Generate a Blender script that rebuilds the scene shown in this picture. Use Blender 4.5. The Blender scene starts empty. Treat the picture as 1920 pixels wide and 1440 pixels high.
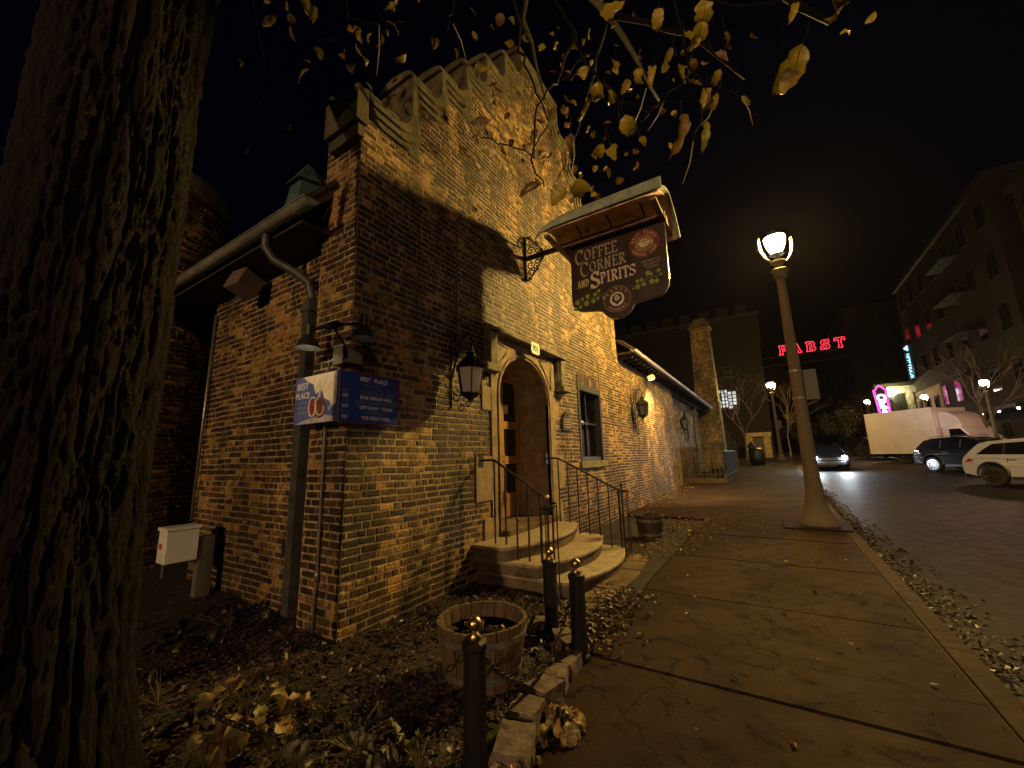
import bpy, math, random
import numpy as np
from mathutils import Vector, Matrix, noise
R = random.Random(7)
rad = math.radians
D = bpy.data
scene = bpy.context.scene
COL = scene.collection

# ------------------------------------------------------------------ camera
def cam_basis(yaw, pitch, roll):
    y, p, r = map(rad, (yaw, pitch, roll))
    f = Vector((-math.sin(y)*math.cos(p), math.cos(y)*math.cos(p), math.sin(p)))
    ri = Vector((math.cos(y), math.sin(y), 0)); up = ri.cross(f)
    return ri*math.cos(r)+up*math.sin(r), -ri*math.sin(r)+up*math.cos(r), f
cr, cu, cf = cam_basis(32.5, 10.5, -1.5)
cd = D.cameras.new('camera'); cd.sensor_width = 36; cd.lens = 750/1920*36; cd.clip_end = 600; cd.clip_start = .05
cam = D.objects.new('camera', cd); COL.objects.link(cam)
m = Matrix((cr, cu, -cf)).transposed().to_4x4(); m.translation = (0, 0, 1.6)
cam.matrix_world = m; scene.camera = cam

# ------------------------------------------------------------------ world, moon, exposure
w = D.worlds.new('World'); scene.world = w; w.use_nodes = True
nt = w.node_tree; bg = nt.nodes['Background']
sky = nt.nodes.new('ShaderNodeTexSky'); sky.sky_type = 'NISHITA'; sky.sun_disc = False
sky.sun_elevation = rad(-4.2); sky.sun_rotation = rad(200); sky.ozone_density = 3
nt.links.new(sky.outputs[0], bg.inputs[0]); bg.inputs[1].default_value = .12
sl = D.lights.new('moon', 'SUN'); sl.energy = .006; sl.angle = rad(6); sl.color = (.75, .85, 1)
so = D.objects.new('moon', sl); COL.objects.link(so); so.rotation_euler = (rad(50), 0, rad(25))
scene.view_settings.view_transform = 'Standard'; scene.view_settings.look = 'None'
scene.view_settings.exposure = 0; scene.view_settings.gamma = 1
scene.render.engine = 'CYCLES'
cy = scene.cycles
cy.use_denoising = True; cy.max_bounces = 5; cy.diffuse_bounces = 3; cy.glossy_bounces = 3
cy.transmission_bounces = 4; cy.sample_clamp_indirect = 3; cy.caustics_reflective = False; cy.caustics_refractive = False
cy.use_light_tree = True
LAMP_POWER = 1.0      # all street lanterns
WARM = (1.0, .635, .165)

# ------------------------------------------------------------------ materials
MATS = {}
def mat(name, color=(.5,.5,.5), rough=.7, metal=0, emit=None, es=0, spec=None, noise_amt=0, noise_scale=8, col2=None, bump=0, bump_scale=40, trans=0, coat=0, stretch=None):
    if name in MATS: return MATS[name]
    m = D.materials.new(name); m.use_nodes = True
    n = m.node_tree.nodes; L = m.node_tree.links; b = n['Principled BSDF']
    b.inputs['Base Color'].default_value = (*color, 1); b.inputs['Roughness'].default_value = rough
    b.inputs['Metallic'].default_value = metal
    if spec is not None: b.inputs['Specular IOR Level'].default_value = spec
    if trans: b.inputs['Transmission Weight'].default_value = trans
    if coat: b.inputs['Coat Weight'].default_value = coat
    if emit: b.inputs['Emission Color'].default_value = (*emit, 1); b.inputs['Emission Strength'].default_value = es
    tc = n.new('ShaderNodeTexCoord'); src = tc.outputs['Object']
    if stretch:
        mp = n.new('ShaderNodeMapping'); mp.inputs['Scale'].default_value = stretch
        L.new(src, mp.inputs[0]); src = mp.outputs[0]
    if noise_amt:
        nz = n.new('ShaderNodeTexNoise'); nz.inputs['Scale'].default_value = noise_scale; nz.inputs['Detail'].default_value = 8
        nz.inputs['Roughness'].default_value = .65
        L.new(src, nz.inputs['Vector'])
        cr_ = n.new('ShaderNodeValToRGB'); e = cr_.color_ramp.elements
        e[0].position = .35; e[1].position = .68
        c2 = col2 or tuple(min(1, c*(1+noise_amt)) for c in color)
        e[0].color = (*[c*(1-noise_amt) for c in color], 1) if not col2 else (*color, 1); e[1].color = (*c2, 1)
        L.new(nz.outputs['Fac'], cr_.inputs[0]); L.new(cr_.outputs[0], b.inputs['Base Color'])
    if bump:
        nb = n.new('ShaderNodeTexNoise'); nb.inputs['Scale'].default_value = bump_scale; nb.inputs['Detail'].default_value = 6
        L.new(src, nb.inputs['Vector'])
        bp = n.new('ShaderNodeBump'); bp.inputs['Strength'].default_value = bump; bp.inputs['Distance'].default_value = .02
        L.new(nb.outputs['Fac'], bp.inputs['Height']); L.new(bp.outputs[0], b.inputs['Normal'])
    MATS[name] = m
    return m

def brick_mat():
    m = D.materials.new('cream_brick'); m.use_nodes = True
    n = m.node_tree.nodes; L = m.node_tree.links; b = n['Principled BSDF']
    at = n.new('ShaderNodeAttribute'); at.attribute_name = 'bv'
    geo = n.new('ShaderNodeNewGeometry')
    # kind of brick from its own random value
    r1 = n.new('ShaderNodeValToRGB'); cr1 = r1.color_ramp
    stops = [(0, (.020,.010,.006)), (.25, (.040,.019,.009)), (.52, (.080,.038,.014)), (.71, (.165,.090,.024)), (.85, (.32,.205,.052)), (.93, (.50,.35,.10)), (1, (.32,.13,.035))]
    cr1.elements[0].position = 0; cr1.elements[0].color = (*stops[0][1], 1)
    cr1.elements[1].position = 1; cr1.elements[1].color = (*stops[-1][1], 1)
    for p, c in stops[1:-1]:
        e = cr1.elements.new(p); e.color = (*c, 1)
    # wall-scale patches shift the random value
    big = n.new('ShaderNodeTexNoise'); big.inputs['Scale'].default_value = 1.1; big.inputs['Detail'].default_value = 5; big.inputs['Roughness'].default_value = .6
    L.new(geo.outputs['Position'], big.inputs['Vector'])
    ma = n.new('ShaderNodeMath'); ma.operation = 'MULTIPLY_ADD'; ma.inputs[1].default_value = 2.1; ma.inputs[2].default_value = -1.07
    L.new(big.outputs['Fac'], ma.inputs[0])
    fine = n.new('ShaderNodeTexNoise'); fine.inputs['Scale'].default_value = 16; fine.inputs['Detail'].default_value = 7; fine.inputs['Roughness'].default_value = .7
    L.new(geo.outputs['Position'], fine.inputs['Vector'])
    mb = n.new('ShaderNodeMath'); mb.operation = 'MULTIPLY_ADD'; mb.inputs[1].default_value = 1.7; mb.inputs[2].default_value = -.85
    L.new(fine.outputs['Fac'], mb.inputs[0])
    s1 = n.new('ShaderNodeMath'); s1.operation = 'ADD'; L.new(at.outputs['Fac'], s1.inputs[0]); L.new(ma.outputs[0], s1.inputs[1])
    s2 = n.new('ShaderNodeMath'); s2.operation = 'ADD'; s2.use_clamp = True; L.new(s1.outputs[0], s2.inputs[0]); L.new(mb.outputs[0], s2.inputs[1])
    L.new(s2.outputs[0], r1.inputs[0])
    # speckle
    sp = n.new('ShaderNodeTexNoise'); sp.inputs['Scale'].default_value = 120; sp.inputs['Detail'].default_value = 4
    L.new(geo.outputs['Position'], sp.inputs['Vector'])
    mr = n.new('ShaderNodeMapRange'); mr.inputs['From Min'].default_value = .3; mr.inputs['From Max'].default_value = .7; mr.inputs['To Min'].default_value = .62; mr.inputs['To Max'].default_value = 1.25
    L.new(sp.outputs['Fac'], mr.inputs['Value'])
    mx = n.new('ShaderNodeMix'); mx.data_type = 'RGBA'; mx.blend_type = 'MULTIPLY'; mx.inputs[0].default_value = 1
    L.new(r1.outputs[0], mx.inputs[6]); L.new(mr.outputs[0], mx.inputs[7])
    # mortar: bv below -5
    lt = n.new('ShaderNodeMath'); lt.operation = 'LESS_THAN'; lt.inputs[1].default_value = -5; L.new(at.outputs['Fac'], lt.inputs[0])
    mc = n.new('ShaderNodeValToRGB'); mc.color_ramp.elements[0].color = (.13,.095,.048,1); mc.color_ramp.elements[1].color = (.54,.42,.22,1)
    mc.color_ramp.elements[0].position = .35; mc.color_ramp.elements[1].position = .7
    L.new(fine.outputs['Fac'], mc.inputs[0])
    fx = n.new('ShaderNodeMix'); fx.data_type = 'RGBA'; L.new(lt.outputs[0], fx.inputs[0]); L.new(mx.outputs[2], fx.inputs[6]); L.new(mc.outputs[0], fx.inputs[7])
    # soot and rain streaks, long in the vertical
    mpp = n.new('ShaderNodeMapping'); mpp.inputs['Scale'].default_value = (1.6,1.6,.45); L.new(geo.outputs['Position'], mpp.inputs[0])
    so_ = n.new('ShaderNodeTexNoise'); so_.inputs['Scale'].default_value = 1.3; so_.inputs['Detail'].default_value = 7; so_.inputs['Roughness'].default_value = .65; L.new(mpp.outputs[0], so_.inputs['Vector'])
    sm = n.new('ShaderNodeMapRange'); sm.inputs['From Min'].default_value = .36; sm.inputs['From Max'].default_value = .6; sm.inputs['To Min'].default_value = .42; sm.inputs['To Max'].default_value = 1.12; L.new(so_.outputs['Fac'], sm.inputs['Value'])
    sx = n.new('ShaderNodeMix'); sx.data_type = 'RGBA'; sx.blend_type = 'MULTIPLY'; sx.inputs[0].default_value = 1; L.new(fx.outputs[2], sx.inputs[6]); L.new(sm.outputs[0], sx.inputs[7])
    L.new(sx.outputs[2], b.inputs['Base Color'])
    b.inputs['Roughness'].default_value = .62; b.inputs['Specular IOR Level'].default_value = .35
    bn = n.new('ShaderNodeTexNoise'); bn.inputs['Scale'].default_value = 45; bn.inputs['Detail'].default_value = 6; bn.inputs['Roughness'].default_value = .7
    L.new(geo.outputs['Position'], bn.inputs['Vector'])
    bp = n.new('ShaderNodeBump'); bp.inputs['Strength'].default_value = .9; bp.inputs['Distance'].default_value = .012
    L.new(bn.outputs['Fac'], bp.inputs['Height']); L.new(bp.outputs[0], b.inputs['Normal'])
    return m
M_BRICK = brick_mat()

def slab_mat(name, c1, c2, dark, rough=.85, spec=.06, cracks=0):
    """worn concrete: broad stains, blotches and grit"""
    m = D.materials.new(name); m.use_nodes = True
    n = m.node_tree.nodes; L = m.node_tree.links; b = n['Principled BSDF']
    geo = n.new('ShaderNodeNewGeometry')
    a = n.new('ShaderNodeTexNoise'); a.inputs['Scale'].default_value = .9; a.inputs['Detail'].default_value = 7; a.inputs['Roughness'].default_value = .62; a.inputs['Distortion'].default_value = .6
    c = n.new('ShaderNodeTexNoise'); c.inputs['Scale'].default_value = 60; c.inputs['Detail'].default_value = 5
    d = n.new('ShaderNodeTexNoise'); d.inputs['Scale'].default_value = 4.5; d.inputs['Detail'].default_value = 6; d.inputs['Distortion'].default_value = 1.2
    for t in (a, c, d): L.new(geo.outputs['Position'], t.inputs['Vector'])
    r = n.new('ShaderNodeValToRGB'); r.color_ramp.elements[0].position = .38; r.color_ramp.elements[1].position = .66
    r.color_ramp.elements[0].color = (*c1, 1); r.color_ramp.elements[1].color = (*c2, 1)
    L.new(a.outputs['Fac'], r.inputs[0])
    r2 = n.new('ShaderNodeValToRGB'); r2.color_ramp.elements[0].position = .56; r2.color_ramp.elements[1].position = .72
    r2.color_ramp.elements[0].color = (0,0,0,1); r2.color_ramp.elements[1].color = (1,1,1,1)
    L.new(d.outputs['Fac'], r2.inputs[0])
    x = n.new('ShaderNodeMix'); x.data_type = 'RGBA'; x.inputs[7].default_value = (*dark, 1)
    L.new(r2.outputs[0], x.inputs[0]); L.new(r.outputs[0], x.inputs[6])
    g = n.new('ShaderNodeMapRange'); g.inputs['From Min'].default_value = .3; g.inputs['From Max'].default_value = .7; g.inputs['To Min'].default_value = .8; g.inputs['To Max'].default_value = 1.15
    L.new(c.outputs['Fac'], g.inputs['Value'])
    y = n.new('ShaderNodeMix'); y.data_type = 'RGBA'; y.blend_type = 'MULTIPLY'; y.inputs[0].default_value = 1
    L.new(x.outputs[2], y.inputs[6]); L.new(g.outputs[0], y.inputs[7]); 
    fin = y.outputs[2]
    if cracks:   # hairline cracks and small round gum stains
        dn = n.new('ShaderNodeTexNoise'); dn.inputs['Scale'].default_value = 2.2; dn.inputs['Detail'].default_value = 6; L.new(geo.outputs['Position'], dn.inputs['Vector'])
        ad = n.new('ShaderNodeMix'); ad.data_type = 'RGBA'; ad.blend_type = 'ADD'; ad.inputs[0].default_value = .55; L.new(geo.outputs['Position'], ad.inputs[6]); L.new(dn.outputs['Color'], ad.inputs[7])
        vo = n.new('ShaderNodeTexVoronoi'); vo.feature = 'DISTANCE_TO_EDGE'; vo.inputs['Scale'].default_value = .42; L.new(ad.outputs[2], vo.inputs['Vector'])
        lt = n.new('ShaderNodeMapRange'); lt.inputs['From Min'].default_value = .0; lt.inputs['From Max'].default_value = .006; lt.inputs['To Min'].default_value = cracks; lt.inputs['To Max'].default_value = 0; L.new(vo.outputs['Distance'], lt.inputs['Value'])
        v2 = n.new('ShaderNodeTexVoronoi'); v2.inputs['Scale'].default_value = 3.1; v2.inputs['Randomness'].default_value = 1; L.new(geo.outputs['Position'], v2.inputs['Vector'])
        g2 = n.new('ShaderNodeMapRange'); g2.inputs['From Min'].default_value = .055; g2.inputs['From Max'].default_value = .075; g2.inputs['To Min'].default_value = .55; g2.inputs['To Max'].default_value = 0; L.new(v2.outputs['Distance'], g2.inputs['Value'])
        mxx = n.new('ShaderNodeMath'); mxx.operation = 'MAXIMUM'; L.new(lt.outputs[0], mxx.inputs[0]); L.new(g2.outputs[0], mxx.inputs[1])
        z2 = n.new('ShaderNodeMix'); z2.data_type = 'RGBA'; z2.inputs[7].default_value = (dark[0]*.4, dark[1]*.4, dark[2]*.4, 1); L.new(mxx.outputs[0], z2.inputs[0]); L.new(fin, z2.inputs[6]); fin = z2.outputs[2]
    L.new(fin, b.inputs['Base Color'])
    b.inputs['Specular IOR Level'].default_value = spec
    rr = n.new('ShaderNodeMapRange'); rr.inputs['To Min'].default_value = rough-.22; rr.inputs['To Max'].default_value = rough+.15
    L.new(d.outputs['Fac'], rr.inputs['Value']); L.new(rr.outputs[0], b.inputs['Roughness'])
    bp = n.new('ShaderNodeBump'); bp.inputs['Strength'].default_value = .35; bp.inputs['Distance'].default_value = .01
    L.new(c.outputs['Fac'], bp.inputs['Height']); L.new(bp.outputs[0], b.inputs['Normal'])
    MATS[name] = m
    return m
M_WALK = slab_mat('sidewalk_concrete', (.0178,.0104,.0085), (.036,.0215,.0165), (.0085,.0054,.0044), .82, .055, .7)
M_ROAD = slab_mat('asphalt', (.0115,.008,.0072), (.020,.014,.0125), (.0075,.0058,.005), .62, .11, .7)
M_CURB = slab_mat('curb_concrete', (.034,.0235,.0165), (.058,.041,.029), (.02,.014,.011))
M_STEP = slab_mat('step_stone', (.10,.075,.048), (.18,.135,.088), (.05,.036,.024))
M_SOIL = mat('soil', (.011,.007,.0045), .95, noise_amt=.6, noise_scale=20, bump=1, bump_scale=30)
M_STONE = mat('limestone', (.17,.125,.07), .85, noise_amt=1, col2=(.33,.25,.145), noise_scale=5, bump=.5, bump_scale=60)
M_MOSS = mat('weathered_stone', (.07,.07,.035), .85, noise_amt=1, col2=(.22,.19,.10), noise_scale=6, bump=.6, bump_scale=40)
M_COPE = mat('coping_stone', (.03,.027,.012), .85, noise_amt=1, col2=(.13,.105,.05), noise_scale=4, bump=.6, bump_scale=30)
M_IRON = mat('black_iron', (.012,.012,.013), .55, metal=.6, bump=.15, bump_scale=80)
M_RAIL = mat('painted_rail', (.02,.012,.01), .42, metal=.3)
M_GOLD = mat('brass', (.55,.38,.14), .28, metal=1, noise_amt=.25, noise_scale=30)
M_PIPE = mat('painted_pipe', (.05,.052,.045), .5, noise_amt=.5, noise_scale=6)
M_COND = mat('grey_conduit', (.22,.21,.19), .4, metal=.7)
M_GUT = mat('gutter_metal', (.42,.42,.38), .45, metal=.3, noise_amt=.25, noise_scale=6)
M_TILE = mat('roof_tile', (.03,.022,.018), .45, noise_amt=.5, noise_scale=9, bump=.5, bump_scale=20)
M_SOF = mat('soffit_paint', (.035,.025,.018), .8)
M_WOOD = mat('barrel_wood', (.045,.026,.011), .85, noise_amt=1, col2=(.11,.068,.030), noise_scale=9, bump=.5, bump_scale=30, stretch=(3,3,.5))
M_DOOR = mat('door_wood', (.24,.12,.04), .42, noise_amt=1, col2=(.38,.2,.07), noise_scale=6, stretch=(4,4,.4))
M_GLASS = mat('dark_glass', (.008,.009,.01), .06, spec=.8)
M_BLACK = mat('black_paint', (.012,.012,.012), .5)
M_WHITE = mat('white_paint', (.75,.74,.7), .5)
M_HOOP = mat('hoop_metal', (.3,.29,.27), .45, metal=.8, noise_amt=.4, noise_scale=12)

# ------------------------------------------------------------------ mesh builder
class MB:
    def __init__(s): s.v = []; s.f = []; s.a = []
    def add(s, vs, fs, val=None):
        o = len(s.v); s.v += [tuple(p) for p in vs]; s.f += [tuple(i+o for i in f) for f in fs]
        if val is not None: s.a += [val]*len(fs)
        return s
    def box(s, x0, x1, y0, y1, z0, z1, val=None):
        vs = [(x, y, z) for x in (x0, x1) for y in (y0, y1) for z in (z0, z1)]
        return s.add(vs, [(0,1,3,2),(4,6,7,5),(0,4,5,1),(2,3,7,6),(0,2,6,4),(1,5,7,3)], val)
    def obox(s, c, ax, ay, az, val=None):
        """oriented box: centre and three half-axis vectors"""
        c, ax, ay, az = map(Vector, (c, ax, ay, az))
        vs = [c+i*ax+j*ay+k*az for i in (-1,1) for j in (-1,1) for k in (-1,1)]
        return s.add(vs, [(0,1,3,2),(4,6,7,5),(0,4,5,1),(2,3,7,6),(0,2,6,4),(1,5,7,3)], val)
    def tube(s, pts, r, n=8, cap=True, val=None):
        pts = [Vector(p) for p in pts]; k = len(pts)
        rs = r if isinstance(r, (list, tuple)) else [r]*k
        o = len(s.v); prev = None
        for i, p in enumerate(pts):
            t = (pts[min(i+1, k-1)]-pts[max(i-1, 0)])
            if t.length < 1e-9: t = Vector((0,0,1))
            t.normalize()
            if prev is None:
                u = t.cross(Vector((0,0,1)) if abs(t.z) < .9 else Vector((1,0,0))).normalized()
            else:
                u = prev-t*prev.dot(t)
                u = u.normalized() if u.length > 1e-6 else t.cross(Vector((.3,.5,.8))).normalized()
            prev = u; q = t.cross(u)
            for j in range(n):
                a = 2*math.pi*j/n
                s.v.append(tuple(p+(u*math.cos(a)+q*math.sin(a))*rs[i]))
        nf = 0
        for i in range(k-1):
            for j in range(n):
                j2 = (j+1) % n
                s.f.append((o+i*n+j, o+i*n+j2, o+(i+1)*n+j2, o+(i+1)*n+j)); nf += 1
        if cap:
            s.f.append(tuple(o+j for j in reversed(range(n)))); s.f.append(tuple(o+(k-1)*n+j for j in range(n))); nf += 2
        if val is not None: s.a += [val]*nf
        return s
    def lathe(s, prof, c=(0,0,0), n=24, a0=0, sx=1, sy=1, cap=True):
        """prof: (r, z) from bottom to top"""
        o = len(s.v)
        for r, z in prof:
            for j in range(n):
                a = a0+2*math.pi*j/n
                s.v.append((c[0]+r*math.cos(a)*sx, c[1]+r*math.sin(a)*sy, c[2]+z))
        k = len(prof)
        for i in range(k-1):
            for j in range(n):
                j2 = (j+1) % n
                s.f.append((o+i*n+j, o+i*n+j2, o+(i+1)*n+j2, o+(i+1)*n+j))
        if cap: s.f.append(tuple(o+j for j in reversed(range(n)))); s.f.append(tuple(o+(k-1)*n+j for j in range(n)))
        return s
    def prism(s, poly, o, ux, uy, un, d):
        """2-D polygon on the plane o+ux*a+uy*b, thickness d along un"""
        o, ux, uy, un = map(Vector, (o, ux, uy, un)); k = len(poly)
        vs = [o+ux*a+uy*b for a, b in poly]+[o+ux*a+uy*b+un*d for a, b in poly]
        fs = [tuple(range(k)), tuple(reversed(range(k, 2*k)))]+[(i, i+k, (i+1) % k+k, (i+1) % k) for i in range(k)]
        return s.add(vs, fs)
    def sphere(s, c, r, n=16, m=10, sz=1):
        prof = [(max(1e-4, r*math.sin(math.pi*i/m)), -r*math.cos(math.pi*i/m)*sz) for i in range(m+1)]
        return s.lathe(prof, c, n)
    def build(s, name, mt, parent=None, smooth=False, bevel=0, loc=None, auto=None):
        me = D.meshes.new(name)
        off = Vector((0,0,0))
        if parent is not None:
            off = Vector(parent.get('_w', (0,0,0)))
        elif loc is not None:
            off = Vector(loc)
        vs = [(a-off[0], b-off[1], c-off[2]) for a, b, c in s.v]
        me.from_pydata(vs, [], s.f); me.update()
        if s.a and len(s.a) == len(s.f):
            at = me.attributes.new('bv', 'FLOAT', 'FACE'); at.data.foreach_set('value', s.a)
        if isinstance(mt, (list, tuple)):
            for q in mt: me.materials.append(q)
        else: me.materials.append(mt)
        o = D.objects.new(name, me); COL.objects.link(o)
        if smooth: me.polygons.foreach_set('use_smooth', [True]*len(me.polygons))
        if auto is not None:
            me.polygons.foreach_set('use_smooth', [True]*len(me.polygons))
            es = o.modifiers.new('edges', 'EDGE_SPLIT'); es.split_angle = rad(auto)
        if bevel:
            b = o.modifiers.new('bevel', 'BEVEL'); b.width = bevel; b.segments = 2; b.limit_method = 'ANGLE'; b.angle_limit = rad(40)
        if parent is not None:
            o.parent = parent; o['_w'] = tuple(off)
        elif loc is not None:
            o.location = loc; o['_w'] = tuple(off)
        else: o['_w'] = (0.,0.,0.)
        return o

def tag(o, label, cat, group=None):
    o['label'] = label; o['category'] = cat
    if group: o['group'] = group
    return o
def thing(name, label, cat, loc=(0,0,0), group=None):
    o = D.objects.new(name, None); COL.objects.link(o); o.location = loc; o['_w'] = tuple(float(c) for c in loc)
    o.empty_display_size = .2
    return tag(o, label, cat, group)
def kind(o, k): o['kind'] = k; return o
def copy_tree(o, loc=None, rotz=None, label=None, group=None, parent=None):
    c = o.copy(); COL.objects.link(c)
    if parent is not None: c.parent = parent
    if loc is not None: c.location = loc
    if rotz is not None: c.rotation_euler = (0,0,rotz)
    if label: c['label'] = label
    if group: c['group'] = group
    for ch in [k for k in KIDS.get(o.name, [])]:
        copy_tree(ch, parent=c)
    return c
KIDS = {}
def index_kids():
    KIDS.clear()
    for o in D.objects:
        if o.parent: KIDS.setdefault(o.parent.name, []).append(o)

def text_mb(s, size, o, ux, uy, un=None, ext=.002, off=0., align='LEFT', shear=0, bevel_only=0, space=1, mb=None):
    cu_ = D.curves.new('txt', 'FONT'); cu_.body = s; cu_.size = size; cu_.extrude = ext; cu_.offset = off
    cu_.align_x = align; cu_.shear = shear; cu_.space_character = space; cu_.resolution_u = 3
    if bevel_only: cu_.fill_mode = 'NONE'; cu_.bevel_depth = bevel_only; cu_.extrude = 0; cu_.bevel_resolution = 1
    ob = D.objects.new('txt', cu_); me = ob.to_mesh()
    o, ux, uy = map(Vector, (o, ux, uy)); un = Vector(un) if un else ux.cross(uy)
    mb = mb or MB()
    mb.add([o+ux*v.co.x+uy*v.co.y+un*v.co.z for v in me.vertices], [tuple(p.vertices) for p in me.polygons])
    ob.to_mesh_clear(); D.objects.remove(ob); D.curves.remove(cu_)
    return mb

# ------------------------------------------------------------------ the lie of the land
PY = [-60, 5, 12, 22, 30, 39, 70, 400]; PZ = [0, 0, .10, .30, .62, .84, 1.45, 1.5]
def gz(y): return float(np.interp(y, PY, PZ))      # pavement level
XW = -3.47     # front wall plane
def strip(name, x0, x1, ys, dz, mt, xs=None):
    mb = MB(); xs = xs or [x0, x1]
    for i, y in enumerate(ys):
        for x in xs: mb.v.append((x, y, gz(y)+dz))
    k = len(xs)
    for i in range(len(ys)-1):
        for j in range(k-1): mb.f.append((i*k+j, i*k+j+1, (i+1)*k+j+1, (i+1)*k+j))
    return kind(mb.build(name, mt), 'structure')
YS = list(np.linspace(-30, 12, 22))+list(np.linspace(14, 70, 29))+[90, 130, 200, 400]
strip('ground', -300, 300, [-60]+YS[1:], -.22, M_SOIL, xs=[-300,-60,-20,20,60,300])
strip('road', 1.13, 8.6, YS, -.135, M_ROAD)
strip('far_sidewalk', 8.75, 14.2, YS, 0, M_WALK)
# near pavement: real slabs with open joints
mb = MB()
joints = [y for y in np.arange(3.38-1.85*18, 90, 1.85)]
for y0, y1 in zip(joints[:-1], joints[1:]):
    for x0, x1 in ((-1.42, .96),):
        if 0:
            pass
        a, b_ = y0+.014, y1-.014
        xl = -1.52
        if y0 > 9.2: xl = -3.4 if y0 < 70 else -1.5
        t = R.uniform(-.004, .004)
        zs = [gz(a)+t, gz(b_)+t+R.uniform(-.003,.003)]
        vs = [(xl,a,zs[0]),(.95,a,zs[0]),(.95,b_,zs[1]),(xl,b_,zs[1]),
              (xl,a,zs[0]-.1),(.95,a,zs[0]-.1),(.95,b_,zs[1]-.1),(xl,b_,zs[1]-.1)]
        mb.add(vs, [(0,1,2,3),(0,4,5,1),(1,5,6,2),(2,6,7,3),(3,7,4,0)])
kind(mb.build('sidewalk', M_WALK), 'structure')
# under-bed of the joints, dark grit
strip('joint_grit', -1.52, 1.0, YS, -.02, mat('grit', (.03,.022,.015), .9))
# curb in lengths
for nm, xa, xb in (('curb', .968, 1.13), ('far_curb', 8.6, 8.75)):
    mb = MB()
    for y in np.arange(-30, 90, 1.85*1.5):
        a, b_ = y+.005, y+1.85*1.5-.005; za, zb = gz(a)+.006, gz(b_)+.006
        vs = [(xa,a,za),(xb,a,za),(xb,b_,zb),(xa,b_,zb),(xa,a,za-.2),(xb,a,za-.2),(xb,b_,zb-.2),(xa,b_,zb-.2)]
        mb.add(vs, [(0,1,2,3),(0,4,5,1),(1,5,6,2),(2,6,7,3),(3,7,4,0)])
    kind(mb.build(nm, M_CURB, bevel=.012), 'structure')
# garden bed in front of the gable and round the tree: lumpy soil
mb = MB(); xs = np.linspace(-12, -1.55, 120); ys = np.linspace(-4, 10.7, 160)
for y in ys:
    for x in xs:
        h = .035+.05*noise.noise((x*1.7, y*1.7, 1))+.025*noise.noise((x*6, y*6, 3))+.012*noise.noise((x*19, y*19, 5))
        h += .05*max(0, 1-abs(x+6.3)/2.5)
        if x > -1.8: h *= max(0, (-1.55-x)/.25)
        if y > 9.0: h = h*max(0, 1-(y-9)*1.2)-.03*min(1, (y-9)*1.5)
        if y > 4 and y < 9.5: h *= .6
        mb.v.append((x, y, gz(y)+h-.02))
nx = len(xs)
for j in range(len(ys)-1):
    for i in range(nx-1): mb.f.append((j*nx+i, j*nx+i+1, (j+1)*nx+i+1, (j+1)*nx+i))
kind(mb.build('garden_bed', M_SOIL, smooth=True), 'structure')

# ------------------------------------------------------------------ brickwork
ROW = .0747
def brick_rows(mb, ints, f, z0, z1, base=0., seed=1, ln=.215, gap=.0155, prot=.0075, joint_d=0.):
    """ints(z) -> list of (a, b) along the wall; f(s, z, d) -> world point arrays.  Bricks have real relief over the mortar."""
    rr = np.random.RandomState(seed)
    f0 = f      # old hand-laid courses: never quite level
    def f(s, z, d): return f0(s, z+.0055*math.sin(1.3*s+2.1*z+seed)+.004*math.sin(3.9*s-1.7*z+seed*2)+.002*math.sin(11*s+5*z), d+.004*math.sin(2.3*s+1.9*z))
    V = []; F = []; A = []; k = len(mb.v)
    row = 0; z = z0
    while z < z1-1e-6:
        zt = min(z+ROW, z1)
        for (a, b) in ints((z+zt)/2):
            if b-a < .03: continue
            # mortar strip, cut so that a curved wall stays curved
            ncut = max(1, int((b-a)/.6)); ss = np.linspace(a, b, ncut+1)
            for i in range(ncut):
                P = [f(ss[i], z, joint_d), f(ss[i+1], z, joint_d), f(ss[i+1], zt, joint_d), f(ss[i], zt, joint_d)]
                V += P; F.append((k, k+1, k+2, k+3)); k += 4; A.append(-9.)
            header = (row % 6 == 3)
            L_ = ln*.5 if header else ln
            s = a - (L_*.5 if row % 2 else L_*rr.uniform(0, .12))
            while s < b-.012:
                l = L_*rr.uniform(.93, 1.07)
                if not header and rr.rand() < .12: l *= .5
                p, q = max(a, s)+gap/2, min(b, s+l)-gap/2
                s += l
                if q-p < .02: continue
                lo, hi = z+gap/2+rr.uniform(-.0035,.0035), zt-gap/2+rr.uniform(-.0035,.0035)
                pr = prot*rr.uniform(.55, 1.25); e = .0075
                j = lambda: rr.uniform(-.0045,.0045)
                tl = rr.uniform(-.003,.003)
                P = [f(p, lo, joint_d-.001), f(q, lo, joint_d-.001), f(q, hi, joint_d-.001), f(p, hi, joint_d-.001),
                     f(p+e+j(), lo+e+j(), pr+tl), f(q-e+j(), lo+e+j(), pr-tl), f(q-e+j(), hi-e+j(), pr-tl), f(p+e+j(), hi-e+j(), pr+tl)]
                V += P; g = rr.beta(1.5, 1.9)
                F += [(k+4,k+5,k+6,k+7),(k,k+1,k+5,k+4),(k+1,k+2,k+6,k+5),(k+2,k+3,k+7,k+6),(k+3,k,k+4,k+7)]
                A += [g]*5; k += 8
        z = zt; row += 1
    mb.v += V; mb.f += F; mb.a += A
    return mb

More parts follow.
